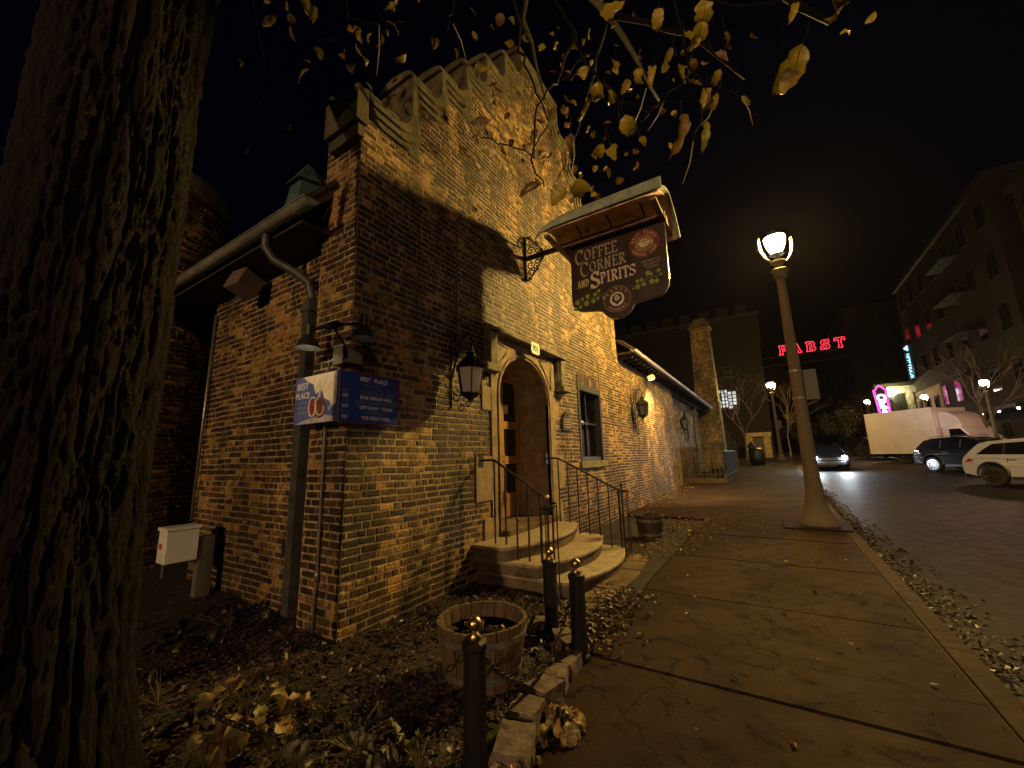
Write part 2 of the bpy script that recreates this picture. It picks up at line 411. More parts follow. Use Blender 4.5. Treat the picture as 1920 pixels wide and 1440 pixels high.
# outline of the crow-stepped gable (y, z), left half, then mirrored about CY
CY = 6.77
LEFT = [(2.43, 5.70), (3.08, 6.55), (3.63, 7.15), (4.18, 7.82), (4.75, 8.48), (5.33, 9.14), (5.95, 9.85)]
RC = .27
def gable_poly():
    pts = []
    for i, (y, z) in enumerate(LEFT):
        pts.append((y, z)); ny = LEFT[i+1][0] if i+1 < len(LEFT) else CY
        if i+1 < len(LEFT):
            for a in np.linspace(0, math.pi/2, 6): pts.append((ny-RC+RC*math.sin(a), z+RC-RC*math.cos(a)))
        else: pts.append((ny, z))
    return pts          # ends on the centre line at the top tread
GP = gable_poly()
COPE_W = .22
def gable_half(z):
    """left edge of brick at height z (below the coping)"""
    zz = z+COPE_W
    if zz <= LEFT[0][1]: return 2.43
    for i in range(1, len(LEFT)):
        if zz <= LEFT[i][1]: return LEFT[i][0]+COPE_W
    return None
WING_TOP = 4.50
DOOR = (4.80, 6.95, 3.50); WIN = (8.1, 9.52, 1.5, 3.2)
def front_ints(z):
    l = gable_half(z)
    if l is None: return []
    r_ = 2*CY-l
    segs = [(l, r_)]
    if z < WING_TOP: segs = [(2.43, 18.55)]
    def cut(segs, a, b):
        o = []
        for p, q in segs:
            if b <= p or a >= q: o.append((p, q)); continue
            if p < a: o.append((p, a))
            if q > b: o.append((b, q))
        return o
    if z < DOOR[2]: segs = cut(segs, DOOR[0], DOOR[1])
    if WIN[2] < z < WIN[3]+.205: segs = cut(segs, WIN[0], WIN[1])
    return segs
bld = thing('brick_building', 'cream brick building with crow-stepped gable, corner entrance and low tiled wing', 'building', (-3.47, 6.7, 0))
mb = MB(); brick_rows(mb, front_ints, lambda s, z, d: (XW+d, s, z), -.25, 9.66, seed=3)
# soldier course over the window
for i in range(14):
    a = WIN[0]+i*(WIN[1]-WIN[0])/14; b_ = a+(WIN[1]-WIN[0])/14
    mb.box(XW-.01, XW+.013+R.uniform(-.003,.003), a+.005, b_-.005, WIN[3]+.004, WIN[3]+.20, R.random()*.6+.25)
mb.add([(XW, WIN[0], WIN[3]), (XW, WIN[1], WIN[3]), (XW, WIN[1], WIN[3]+.205), (XW, WIN[0], WIN[3]+.205)], [(0,1,2,3)], -9.)
mb.build('front_wall', M_BRICK, bld)
# return wall: corner pier, then the wall 13 cm back, then the far corner
mb = MB()
brick_rows(mb, lambda z: [(0, .64)], lambda s, z, d: (XW-s, 2.43-d, z), -.25, 5.48, seed=11)
brick_rows(mb, lambda z: [(0, .13)], lambda s, z, d: (XW-.64-d, 2.43+s, z), -.25, 4.1, seed=12)
brick_rows(mb, lambda z: [(.64, 3.65)], lambda s, z, d: (XW-s, 2.56-d, z), -.25, 4.15, seed=13)
brick_rows(mb, lambda z: [(0, 5.)], lambda s, z, d: (XW-3.65-d, 2.56+s, z), -.25, 4.15, seed=14)
mb.build('side_wall', M_BRICK, bld)
# recessed far part of the wing
mb = MB()
brick_rows(mb, lambda z: [(18.55, 28.3)] if not (2.3 < z < 3.9) else [(18.55, 22.95), (23.75, 28.3)], lambda s, z, d: (XW-.34+d, s, z), .1, 4.3, seed=15)
brick_rows(mb, lambda z: [(0, .34)], lambda s, z, d: (XW-s, 18.55+d, z), .1, 4.3, seed=16)
mb.build('wing_wall', M_BRICK, bld)
# solid backing
core = MB()
core.box(-3.9, XW-.012, 2.45, 5.0, -.3, 5.45); core.box(-3.9, XW-.012, 6.72, 8.08, -.3, 5.45)
core.box(-3.9, XW-.012, 9.54, 11.05, -.3, 5.45); core.box(-3.9, XW-.012, 11.05, 18.5, -.3, 4.45)
core.box(-3.9, XW-.012, 5.0, 6.72, 3.55, 5.45); core.box(-3.9, XW-.012, 8.08, 9.54, 3.25, 5.45); core.box(-3.9, XW-.012, 8.08, 9.54, -.3, 1.4)
for i, (y, z) in enumerate(LEFT):
    if i == 0: continue
    core.box(-3.9, XW-.012, y+.02, 2*CY-y-.02, LEFT[i-1][1]-.26, z-.02)
core.box(-7.1, -3.95, 2.575, 5.0, -.3, 4.1); core.box(-12, -4.6, 5.0, 28, -.3, 4.1); core.box(-4.6, -3.95, 6.72, 8.0, -.3, 4.1)
core.box(-4.6, -3.95, 9.7, 22.8, -.3, 4.1); core.box(-4.6, -3.95, 23.9, 28.2, -.3, 4.1)
core.build('wall_core', mat('core', (.05,.04,.03), .9), bld)
# stepped coping in three weathered bands that follow the steps
cp = MB()
def band(pts, v, k, side):
    o0 = .074*k; o1 = .074*(k+1); p = (.105, .07, .035)[k]
    for i in range(len(pts)-1):
        (y0, z0), (y1, z1) = pts[i], pts[i+1]
        v0 = v if not (i == 0) else v; 
        def q(pt, o, last=False):
            yy = pt[0]+v*o
            if last: yy = CY
            return yy, pt[1]-o
        lastseg = (i == len(pts)-2)
        a = q((y0, z0), o0); b_ = q((y1, z1), o0, lastseg); c = q((y1, z1), o1, lastseg); d = q((y0, z0), o1)
        xf, xb = XW+p, -3.93
        vs = [(xf,*a),(xf,*b_),(xf,*c),(xf,*d),(xb,*a),(xb,*b_),(xb,*c),(xb,*d)]
        cp.add(vs, [(0,1,2,3),(4,7,6,5),(0,4,5,1),(1,5,6,2),(2,6,7,3),(3,7,4,0)])
for i in range(len(LEFT)-1):
    z = LEFT[i][1]; ny = LEFT[i+1][0]; w3 = COPE_W
    arcp = [(ny-RC+RC*math.sin(a)+w3-.005, z+RC-RC*math.cos(a)-w3+.005) for a in np.linspace(0, math.pi/2, 6)]+[(ny+w3+.01, z-w3-.01)]
    for mir in (0, 1):
        cp.prism([((2*CY-a if mir else a), b_) for a, b_ in arcp], (XW-.2,0,0), (0,1,0), (0,0,1), (1,0,0), .212)
for k in range(3):
    band(GP, 1, k, 0)
    band([(2*CY-y, z) for y, z in GP], -1, k, 1)
# a rounded weathering on every tread
for i, (y, z) in enumerate(LEFT):
    ny = LEFT[i+1][0] if i+1 < len(LEFT) else 2*CY-y
    for mir in ((0,) if i+1 == len(LEFT) else (0, 1)):
        a, b_ = (y-.05, ny-RC+.06) if not mir else (2*CY-ny+RC-.06, 2*CY-y+.05)
        if i+1 == len(LEFT): a, b_ = y-.05, ny+.05
        w_ = [(-3.97, 0), (-3.36, 0), (-3.36, .04), (-3.46, .10), (-3.7, .14), (-3.9, .10), (-3.97, .04)]
        cp.prism([(x, h) for x, h in w_], (0, a, z+.002), (1,0,0), (0,0,1), (0,1,0), b_-a)
cp.box(-3.95, XW+.12, 2.27, 2.425, 5.28, 5.72); cp.box(-3.93, XW+.07, 2.33, 2.42, 5.14, 5.28)
cp.build('gable_coping', M_COPE, bld, bevel=.012)
# main roof behind the gable, eave over the side wall
def slope_roof(name, xa, xb, p, q, mt=M_TILE, pitch=.30, thick=.07):
    """tiled slope along x from eave p=(y,z) to ridge q=(y,z), rows of lapped tiles"""
    mb = MB(); n = int(math.hypot(q[0]-p[0], q[1]-p[1])/pitch)
    dy, dz = (q[0]-p[0])/n, (q[1]-p[1])/n
    L_ = math.hypot(dy, dz); ny, nz = -dz/L_, dy/L_
    if nz < 0: ny, nz = -ny, -nz
    for i in range(n):
        y0, z0 = p[0]+dy*i, p[1]+dz*i; y1, z1 = y0+dy, z0+dz
        vs = []
        for x in (xa, xb):
            vs += [(x, y0, z0-.05), (x, y0+ny*thick, z0+nz*thick), (x, y1+ny*.02, z1+nz*.02), (x, y1, z1-.05)]
        mb.add(vs, [(0,1,2,3),(4,7,6,5),(0,4,5,1),(1,5,6,2),(3,2,6,7),(0,3,7,4)])
    return mb
rf = slope_roof('roof', -12, -3.93, (2.05, 4.24), (CY, 9.75))
rf.v += []
r2 = slope_roof('roof', -12, -3.93, (2*CY-2.05, 4.24), (CY, 9.75)); rf.add(r2.v, r2.f)
roof = rf.build('roof', M_TILE, bld)
# wing roof: eave towards the street
wr = MB(); n = 12
for i in range(n):
    x0, z0 = -3.05-i*.36, 4.56+i*.30; x1, z1 = x0-.36, z0+.30
    ya = 11.12 if i > 0 else 11.12
    wr.add([(x0,ya,z0-.03),(x0-.02,ya,z0+.06),(x1,ya,z1+.02),(x1,ya,z1-.05),(x0,28.6,z0-.03),(x0-.02,28.6,z0+.06),(x1,28.6,z1+.02),(x1,28.6,z1-.05)],
           [(0,1,2,3),(4,7,6,5),(0,4,5,1),(1,5,6,2),(3,2,6,7),(0,3,7,4)])
# the round noses of the eave tiles catch the light above the gutter
for i in range(58):
    y = 11.3+i*.3
    wr.tube([(-3.02, y, 4.585), (-3.4, y, 4.90)], .05, 7)
wr.build('roof', M_TILE, bld)
for i in range(28): pass
et = MB()
for i in range(16):
    x = -3.7-i*.28
    et.tube([(x, 2.02, 4.28), (x, 2.3, 4.62)], .05, 7)
et.build('eave_tiles', M_TILE, roof)
# soffits
sf = MB(); sf.box(-8.0, -3.92, 2.08, 2.62, 4.13, 4.2); sf.box(-3.88, -3.08, 11.1, 28.5, 4.44, 4.5)
for i in range(40):
    y = 11.4+i*.43; sf.obox((-3.3, y, 4.40), (.2,0,.02), (0,.04,0), (0,0,.04))
sf.build('soffit', M_SOF, bld)
# gutters: open half-round troughs
def gutter(name, p, q, r, down, parent, mt):
    p, q, down = Vector(p), Vector(q), Vector(down); t = (q-p).normalized(); side = t.cross(Vector((0,0,1)))
    mb = MB(); n = 9; k = 0
    for P in (p, q):
        for rr_ in (r, r-.006):
            for i in range(n):
                a = math.pi*i/(n-1)
                mb.v.append(tuple(P+side*math.cos(a)*rr_+Vector((0,0,-1))*math.sin(a)*rr_))
    for i in range(n-1):
        mb.f.append((i, i+1, 2*n+i+1, 2*n+i)); mb.f.append((n+i, 3*n+i, 3*n+i+1, n+i+1))
    mb.f.append((0, n, 3*n, 2*n)); mb.f.append((n-1, 2*n-1+0, 4*n-1, 3*n-1))
    mb.f.append(tuple(range(n))); mb.f.append(tuple(range(2*n, 3*n)))
    mb.tube([p+side*r, q+side*r], .012, 6); mb.tube([p-side*r, q-side*r], .012, 6)
    L_ = (q-p).length; c = int(L_/.9)
    for i in range(c):
        P = p+t*(.4+i*.9); mb.tube([P+side*r, P-side*r+Vector((0,0,.02))], .008, 5)
    return mb.build(name, mt, parent)
gutter('gutter', (-8.0, 2.0, 4.24), (-3.62, 2.0, 4.24), .075, (0,-1,0), bld, mat('aged_gutter', (.17,.17,.15), .5, noise_amt=.4, noise_scale=6))  # side gutter in a darker grey than the wing gutter
gutter('gutter', (-2.99, 11.12, 4.55), (-2.99, 28.5, 4.47), .075, (0,0,-1), bld, M_GUT)
# conductor head of weathered copper above the gutter end
mb = MB(); mb.add([(-4.55,2.15,4.40),(-4.15,2.15,4.40),(-4.15,2.6,4.62),(-4.55,2.6,4.62),(-4.46,2.2,4.86),(-4.24,2.2,4.86),(-4.24,2.5,4.95),(-4.46,2.5,4.95)],
        [(0,1,2,3),(4,5,6,7),(0,1,5,4),(1,2,6,5),(2,3,7,6),(3,0,4,7)])
mb.add([(-4.50,2.15,4.86),(-4.2,2.15,4.86),(-4.2,2.55,4.95),(-4.50,2.55,4.95),(-4.35,2.33,5.2)], [(0,1,4),(1,2,4),(2,3,4),(3,0,4),(0,1,2,3)])
mb.build('roof_vent', mat('copper_patina', (.045,.10,.095), .6, noise_amt=.5, noise_scale=6), bld)
# downspout on the side wall with swan neck
mb = MB(); mb.tube([(-4.55,2.03,4.2),(-4.55,2.03,4.02),(-4.50,2.1,3.88),(-4.36,2.28,3.76),(-4.28,2.4,3.66),(-4.27,2.44,3.5),(-4.27,2.44,2)], .05, 12)
mb.box(-4.33,-4.21,2.38,2.50,.12,3.45)
for z in (.5, 1.9, 3.3): mb.box(-4.36,-4.18,2.37,2.56,z,z+.04)
mb.build('downspout', M_PIPE, bld, auto=40)
mb = MB(); mb.tube([(-3.62,25.2,4.3),(-3.62,25.2,.45)], .06, 10)
mb.box(-3.74,-3.5,25.08,25.32,4.05,4.3); mb.build('downspout', M_PIPE, bld, auto=40)
# ---- door surround
sur = MB()
y0, y1, zs, zb = 5.04, 6.64, 2.56, .42
arch = [(5.84-.8*math.cos(a), zs+.72*math.sin(a)) for a in np.linspace(0, math.pi, 25)]
XS = XW+.03
# face of the surround as quads between arch and its rectangular frame
def frame_x(y): return y
for i in range(24):
    (a, za), (b_, zb2) = arch[i], arch[i+1]
    sur.add([(XS,a,za),(XS,b_,zb2),(XS,b_,3.5),(XS,a,3.5)], [(0,1,2,3)])
for (ya, yb) in ((4.82, 5.04), (6.64, 6.93)):
    z = zb; k = 0
    while z < 3.49:
        h = min(3.5-z, .34+.05*((k*7) % 3))
        sur.box(XW-.3, XS+R.uniform(-.003,.003), ya, yb, z+.003, z+h-.003)
        z += h; k += 1
# deep splayed reveal: three recessed orders
prof = [(XS, 0), (XS-.06, .0), (XS-.10, .05), (XS-.26, .06), (XS-.30, .12), (-4.1, .12)]
op = [(y0, zb)]+arch+[(y1, zb)]
def inset(pt, d):
    y, z = pt
    if z <= zs+1e-6: return (y+d if y < 5.84 else y-d, z)
    a = math.atan2((z-zs)/.72, (y-5.84)/.8)
    return (5.84+(.8-d)*math.cos(a), zs+(.72-d)*math.sin(a))
for (xa, da), (xb, db) in zip(prof[:-1], prof[1:]):
    for i in range(len(op)-1):
        p, q = op[i], op[i+1]
        A, B, C, E_ = inset(p, da), inset(q, da), inset(q, db), inset(p, db)
        sur.add([(xa,*A),(xa,*B),(xb,*C),(xb,*E_)], [(0,1,2,3)])
sur.build('door_surround', M_STONE, bld)
# quoin blocks tying into the brick
for z, h, l, r_ in ((.42,.36,4.62,7.1),(1.02,.62,4.44,7.22),(2.3,.36,4.6,7.12)):
    MB().box(XW-.05, XW+.026, l, 4.82, z, z+h).build('quoin_stone', M_STONE, bld, bevel=.006)
    MB().box(XW-.05, XW+.026, 6.93, r_, z, z+h).build('quoin_stone', M_STONE, bld, bevel=.006)
# carved spandrels
mb = MB()
for sgn in (-1, 1):
    c = 5.84+sgn*.0
    tri = [(5.84+sgn*.95, 3.40), (5.84+sgn*.50, 3.36), (5.84+sgn*.72, 3.15), (5.84+sgn*.93, 2.85)]
    for i in range(4):
        a, b_ = tri[i], tri[(i+1) % 4]
        mb.tube([(XS+.004, *a), (XS+.004, *b_)], .014, 6)
mb.tube([(XS+.004, y, z) for y, z in [inset(p, -.05) for p in op]], .02, 6, cap=False)
mb.build('spandrel_carving', M_STONE, bld, smooth=True)
# label (hood) mould with dropped ends
hp = [(0,0),(.20,0),(.20,.05),(.13,.09),(.05,.14),(0,.14)]
mb = MB()
mb.prism([(a, b_) for a, b_ in hp], (XW, 4.66, 3.50), (1,0,0), (0,0,1), (0,1,0), 2.56)
mb.box(XW, XW+.15, 4.66, 4.84, 2.98, 3.497); mb.box(XW, XW+.15, 7.04, 7.22, 2.98, 3.497)
mb.box(XW, XW+.11, 4.84, 4.88, 3.02, 3.497); mb.box(XW, XW+.11, 7.0, 7.04, 3.02, 3.497)
mb.box(XW, XW+.20, 4.50, 4.86, 2.86, 2.977); mb.box(XW, XW+.20, 7.02, 7.40, 2.86, 2.977)
mb.build('hood_mould', M_MOSS, bld, bevel=.02)
# door: two leaves, one stack of panes each, threshold
door = MB(); dx = -4.0
for a, b_ in ((5.16, 5.83), (5.85, 6.52)):
    door.box(dx-.05, dx, a, a+.12, .6, 3.2); door.box(dx-.05, dx, b_-.12, b_, .6, 3.2)
    for z0_, z1_ in ((.6,.98),(1.5,1.64),(2.12,2.26),(2.98,3.2)):
        door.box(dx-.05, dx-.001, a+.12, b_-.12, z0_, z1_)
    door.box(dx-.035, dx-.02, a+.12, b_-.12, .98, 1.0)
dr = door.build('door', M_DOOR, bld, bevel=.006)
gl = MB()
for a, b_ in ((5.28, 5.71), (5.97, 6.40)):
    gl.box(dx-.035, dx-.028, a, b_, .98, 2.98)
gl.build('door_glass', M_GLASS, dr)
mb = MB(); mb.tube([(dx,5.9,1.55),(dx+.06,5.9,1.55),(dx+.06,5.9,1.3),(dx,5.9,1.3)], .01, 6); mb.sphere((dx+.03,5.92,1.65), .022)
mb.build('handle', M_GOLD, dr, smooth=True)
mb = MB(); mb.box(dx-.028, dx-.02, 6.02, 6.14, 2.4, 2.56); mb.build('notice', M_WHITE, dr)
mb = MB(); mb.box(-4.5, -3.30, 5.0, 6.72, .40, .58); mb.build('threshold', M_STEP, bld, bevel=.01)
mb = MB(); mb.box(-4.6, -4.47, 4.95, 6.75, .3, 3.5); mb.build('door_backing', M_BLACK, bld)
# house number
mb = MB(); w2 = .14; 
mb.prism([(-w2,-.07),(-w2+.03,-.1),(w2-.03,-.1),(w2,-.07),(w2,.07),(w2-.03,.1),(-w2+.03,.1),(-w2,.07)], (XW+.205,5.9,3.46), (0,1,0), (0,0,1), (1,0,0), .012)
np_ = mb.build('number_plate', M_WHITE, bld)
text_mb('901', .15, (XW+.2185,5.9,3.41), (0,1,0), (0,0,1), align='CENTER', off=.004).build('number', M_BLACK, np_)
# window with deep dark frame
wf = MB(); a, b_, c, d = WIN
xf = XW-.02
wf.box(XW-.16, XW+.02, a, a+.10, c, d); wf.box(XW-.16, XW+.02, b_-.10, b_, c, d); wf.box(XW-.16, XW+.02, a+.10, b_-.10, d-.14, d)
wf.box(XW-.16, XW-.03, a+.10, b_-.10, c, c+.09); wf.box(XW-.17, XW-.10, a+.10, b_-.10, 2.32, 2.37)
wf.box(XW-.17, XW-.11, (a+b_)/2-.02, (a+b_)/2+.02, c+.09, d-.14)
win = wf.build('window', M_BLACK, bld, bevel=.008)
mb = MB(); mb.box(XW-.15, XW-.145, a+.10, b_-.10, c+.09, d-.14); 
gm = D.materials.new('window_glass'); gm.use_nodes = True; gn = gm.node_tree; gn.nodes.remove(gn.nodes['Principled BSDF'])
g1 = gn.nodes.new('ShaderNodeBsdfTransparent'); g2_ = gn.nodes.new('ShaderNodeBsdfGlossy'); g2_.inputs['Roughness'].default_value = .03; g3 = gn.nodes.new('ShaderNodeMixShader'); g4 = gn.nodes.new('ShaderNodeFresnel'); g4.inputs[0].default_value = 1.6
gn.links.new(g4.outputs[0], g3.inputs[0]); gn.links.new(g1.outputs[0], g3.inputs[1]); gn.links.new(g2_.outputs[0], g3.inputs[2]); gn.links.new(g3.outputs[0], gn.nodes['Material Output'].inputs[0])
mb.build('window_pane', gm, win)
mb = MB(); n = 40
for i in range(n+1):
    y = a+.12+(b_-a-.24)*i/n; x = XW-.26+.015*math.sin(i*1.3)
    mb.v += [(x, y, c+.1), (x, y, 2.33)]
for i in range(n): mb.f.append((2*i, 2*i+2, 2*i+3, 2*i+1))
mb.build('curtain', mat('curtain_cloth', (.5,.46,.4), .9), win)
mb = MB(); mb.box(XW-.20, XW-.19, 8.25, 8.62, 1.62, 1.95); mb.build('notice', M_WHITE, win)
mb = MB(); mb.box(XW-.9, XW-.8, a-.2, b_+.2, c-.2, d+.2); mb.build('window_backing', M_BLACK, win)
mb = MB(); mb.box(XW-.1, XW+.07, a-.08, b_+.08, c-.15, c-.003); mb.build('window_sill', M_MOSS, bld, bevel=.01)
# pointed window in the far wing
def lancet(yc, z0_, w_, h, d_=0):
    w_ -= d_; pts = [(yc-w_, z0_+d_), (yc+w_, z0_+d_), (yc+w_, z0_+h*.62)]
    pts += [(yc+w_*.72, z0_+h*.83), (yc, z0_+h-d_*1.5), (yc-w_*.72, z0_+h*.83), (yc-w_, z0_+h*.62)]
    return pts
mb = MB(); mb.prism(lancet(23.35, 2.32, .40, 1.56), (XW-.5,0,0), (0,1,0), (0,0,1), (1,0,0), .12)
lw = mb.build('pointed_window', mat('lancet_frame', (.3,.25,.17), .8), bld)
mb = MB(); mb.prism(lancet(23.35, 2.32, .40, 1.56, .07), (XW-.379,0,0), (0,1,0), (0,0,1), (1,0,0), .006)
mb.build('window_pane', mat('milky_glass', (.62,.5,.5), .35), lw)
fr = MB(); pl_ = lancet(23.35, 2.32, .40, 1.56)
for z in (2.32, 2.7, 3.1, 3.5): fr.box(XW-.372, XW-.36, 22.97, 23.73, z, z+.025)
fr.tube([(XW-.33, *p) for p in pl_+[pl_[0]]], .045, 5); fr.build('tracery', M_BLACK, lw)
# fill above lancet shoulders
mb = MB(); mb.add([(XW-.345,22.9,3.2),(XW-.345,23.35,3.95),(XW-.345,22.9,3.95),(XW-.345,23.8,3.2),(XW-.345,23.8,3.95)], [(0,1,2),(3,4,1)], .4)
mb.build('lancet_infill', M_BRICK, bld)
# stone jamb of the far doorway
mb = MB(); mb.box(XW-.34, XW-.10, 19.1, 19.75, .2, 3.3); mb.box(XW-.36, XW-.06, 19.02, 19.83, 3.3, 3.5); mb.build('stone_pilaster', M_STONE, bld, bevel=.02)
# tall tapering brick stack at the end of the wing
def stack_pt(cx, cy_, h0, h1, w0, w1):
    def f(s, z, d):
        t = (z-h0)/(h1-h0); w_ = w0+(w1-w0)*t; per = 4; q = s*4; k = int(q) % 4; u = q-int(q)
        cs = [(-1,-1),(1,-1),(1,1),(-1,1)]; nn = [(0,-1),(1,0),(0,1),(-1,0)]
        A, B = cs[k], cs[(k+1) % 4]; n_ = nn[k]
        return (cx+(A[0]+(B[0]-A[0])*u)*w_+n_[0]*d, cy_+(A[1]+(B[1]-A[1])*u)*w_+n_[1]*d, z)
    return f
chim = thing('brick_chimney', 'tall square brick chimney stack rising beyond the far end of the wing', 'chimney', (-3.3, 30.2, .5))
mb = MB(); cw = .78
for k in range(4):
    A = [(-1,-1),(1,-1),(1,1),(-1,1)]; nn = [(0,-1),(1,0),(0,1),(-1,0)]
    def f(s, z, d, k=k):
        w_ = cw*(1.0-.028*(z-.5)); a, b2 = A[k], A[(k+1) % 4]; u = s/(2*cw)
        return (-3.35+(a[0]+(b2[0]-a[0])*u)*w_+nn[k][0]*d, 30.3+(a[1]+(b2[1]-a[1])*u)*w_+nn[k][1]*d, z)
    brick_rows(mb, lambda z: [(0, 2*cw)], f, .3, 10.2, seed=30+k)
mb.build('shaft', M_BRICK, chim)
mb = MB(); mb.box(-4.05,-2.65,29.6,31,10.2,10.35); mb.box(-3.95,-2.75,29.7,30.9,10.35,10.6); mb.box(-3.75,-2.95,29.9,30.7,10.6,10.95)
mb.build('cap', M_COPE, chim, bevel=.03)
# round tower
tow = thing('round_tower', 'round brick turret beside the eave, half hidden by the tree trunk', 'tower', (-9.9, 2.1, 0))
mb = MB(); rt = 1.4
brick_rows(mb, lambda z: [(0, 2*math.pi*rt)], lambda s, z, d: (-9.9+(rt+d)*math.cos(s/rt), 2.1+(rt+d)*math.sin(s/rt), z), -.3, 6.5, seed=40)
mb.build('shaft', M_BRICK, tow)
mb = MB(); mb.lathe([(1.42,6.5),(1.52,6.55),(1.52,6.72),(1.46,6.78),(1.46,7.0),(1.1,7.02)], (-9.9,2.1,0), 40)
mb.build('parapet', M_COPE, tow, auto=30)
for z in (3.2, 5.3): MB().lathe([(1.40,z-.02),(1.45,z),(1.45,z+.1),(1.40,z+.12)], (-9.9,2.1,0), 40).build('string_course', M_COPE, tow, auto=30)

# ================================================================== entrance steps
st = thing('entrance_steps', 'three bowed stone steps rising to the arched corner door', 'steps', (-3.0, 5.4, 0))
def bow(xm, xs, ya, yb, rc=.14, n=16):
    """plan of a bowed step: straight cheeks, rounded corners, gentle bulge"""
    p = [(XW-.01, ya), (xs-rc, ya)]
    for i in range(1, 6):
        a = -math.pi/2+math.pi/2*i/6
        p.append((xs-rc+rc*math.cos(a), ya+rc+rc*math.sin(a)))
    for i in range(n+1):
        t = i/n; y = ya+rc+(yb-ya-2*rc)*t
        p.append((xs+(xm-xs)*(1-(2*t-1)**2), y))
    for i in range(1, 6):
        a = math.pi/2*i/6
        p.append((xs-rc+rc*math.cos(a), yb-rc+rc*math.sin(a)))
    p += [(xs-rc, yb), (XW-.01, yb)]
    return p
M_NOSE = mat('worn_nosing', (.27,.22,.15), .6, noise_amt=.3, noise_scale=10, bump=.4, bump_scale=30)
for k, (xm, xs, z0_, z1_, ya, yb) in enumerate(((-1.97, -2.16, -.1, .165, 4.50, 6.62), (-2.28, -2.5, .165, .33, 4.44, 6.60), (-2.70, -2.93, .33, .50, 4.38, 6.58))):
    pl_ = bow(xm, xs, ya, yb)
    mb = MB(); mb.prism(pl_, (0,0,z0_+.001), (1,0,0), (0,1,0), (0,0,1), z1_-z0_-.045)
    s_ = mb.build('step', M_STEP, st)
    big = bow(xm+.025, xs+.025, ya-.025, yb+.025)
    mb = MB(); mb.prism(big, (0,0,z1_-.043), (1,0,0), (0,1,0), (0,0,1), .043)
    mb.build('nosing', M_NOSE, s_, bevel=.012)
# curved flagstone kerb outside the steps
for i in range(7):
    a0 = 3.55+i*.47; a1 = a0+.45
    def xo(y): return -1.70-.16*((y-5.35)/1.6)**2
    mb = MB(); za = .034+R.uniform(-.004,.006); n = 6; pts = []
    for j in range(n+1): y = a0+(a1-a0)*j/n; pts.append((xo(y), y))
    for j in range(n, -1, -1): y = a0+(a1-a0)*j/n; pts.append((xo(y)-.30-R.uniform(0,.03), y))
    mb.prism(pts, (0,0,-.06), (1,0,0), (0,1,0), (0,0,1), .06+za)
    tag(mb.build('flagstone', M_STEP, bevel=.01, loc=(-1.85, (a0+a1)/2, 0)), ['flagstone nearest the bollards at the foot of the steps','second flagstone of the curved kerb below the steps','third flagstone of the curved kerb below the steps','middle flagstone of the curved kerb below the steps','fifth flagstone of the curved kerb below the steps','sixth flagstone of the curved kerb below the steps','flagstone at the far end of the curved kerb'][i], 'flagstone', 'curved flagstones round the steps')

# ---- iron handrails
def railing(name, label, y, x_end, nb, side):
    t = thing(name, label, 'railing', (-2.8, y, .3), 'iron handrails of the entrance steps')
    def ztop(x): return 1.58-(1.58-1.05)*(x+3.22)/(x_end+3.22) if x > -3.22 else 1.58
    def zfoot(x): return .50 if x < -2.9 else .33 if x < -2.45 else .165 if x < -2.12 else .02
    mb = MB(); pts = [(XW+.0, y, 1.58), (-3.22, y, 1.58)]
    pts += [(x, y, ztop(x)) for x in np.linspace(-3.15, x_end, 8)]
    cx, cy_ = x_end, y+side*.13
    for i in range(1, 22):       # volute at the foot of the rail
        a = -side*math.pi/2+side*i*.33; r = .13*(1-i/30)
        pts.append((cx+r*math.cos(a), cy_+r*math.sin(a), 1.05-.004*i))
    mb.tube(pts, .016, 8); rl = mb.build('handrail', M_RAIL, t, smooth=True)
    mb = MB(); mb.box(XW, XW+.03, y-.05, y+.05, 1.48, 1.66); mb.build('wall_plate', M_RAIL, rl)
    xs_ = [-3.22]+list(np.linspace(-3.22, x_end, nb+1)[1:])
    for x in xs_:
        mb = MB(); mb.box(x-.009, x+.009, y-.009, y+.009, zfoot(x), ztop(x)-.01); mb.build('baluster', M_RAIL, t)
    for i in (4, 8, 12, 16):
        a = -side*math.pi/2+side*i*.33; r = .13*(1-i/30); px, py = cx+r*math.cos(a), cy_+r*math.sin(a)
        mb = MB(); mb.tube([(px, py, .01), (px, py, 1.04)], .008, 6); mb.build('baluster', M_RAIL, t)
    mb = MB(); mb.tube([(cx, cy_, 0), (cx, cy_, 1.10)], .014, 8); mb.tube([(cx,cy_,.55),(cx,cy_,.58)], .022, 8)
    nw = mb.build('newel', M_RAIL, t)
    mb = MB(); mb.sphere((cx, cy_, 1.125), .028); mb.build('knob', M_GOLD if side < 0 else M_RAIL, nw, smooth=True)
    return t
railing('handrail_set', 'iron handrail on the side of the steps nearer the blue directory sign', 4.55, -2.36, 5, -1)
railing('handrail_set', 'iron handrail on the side of the steps nearer the window', 6.50, -2.16, 6, 1)

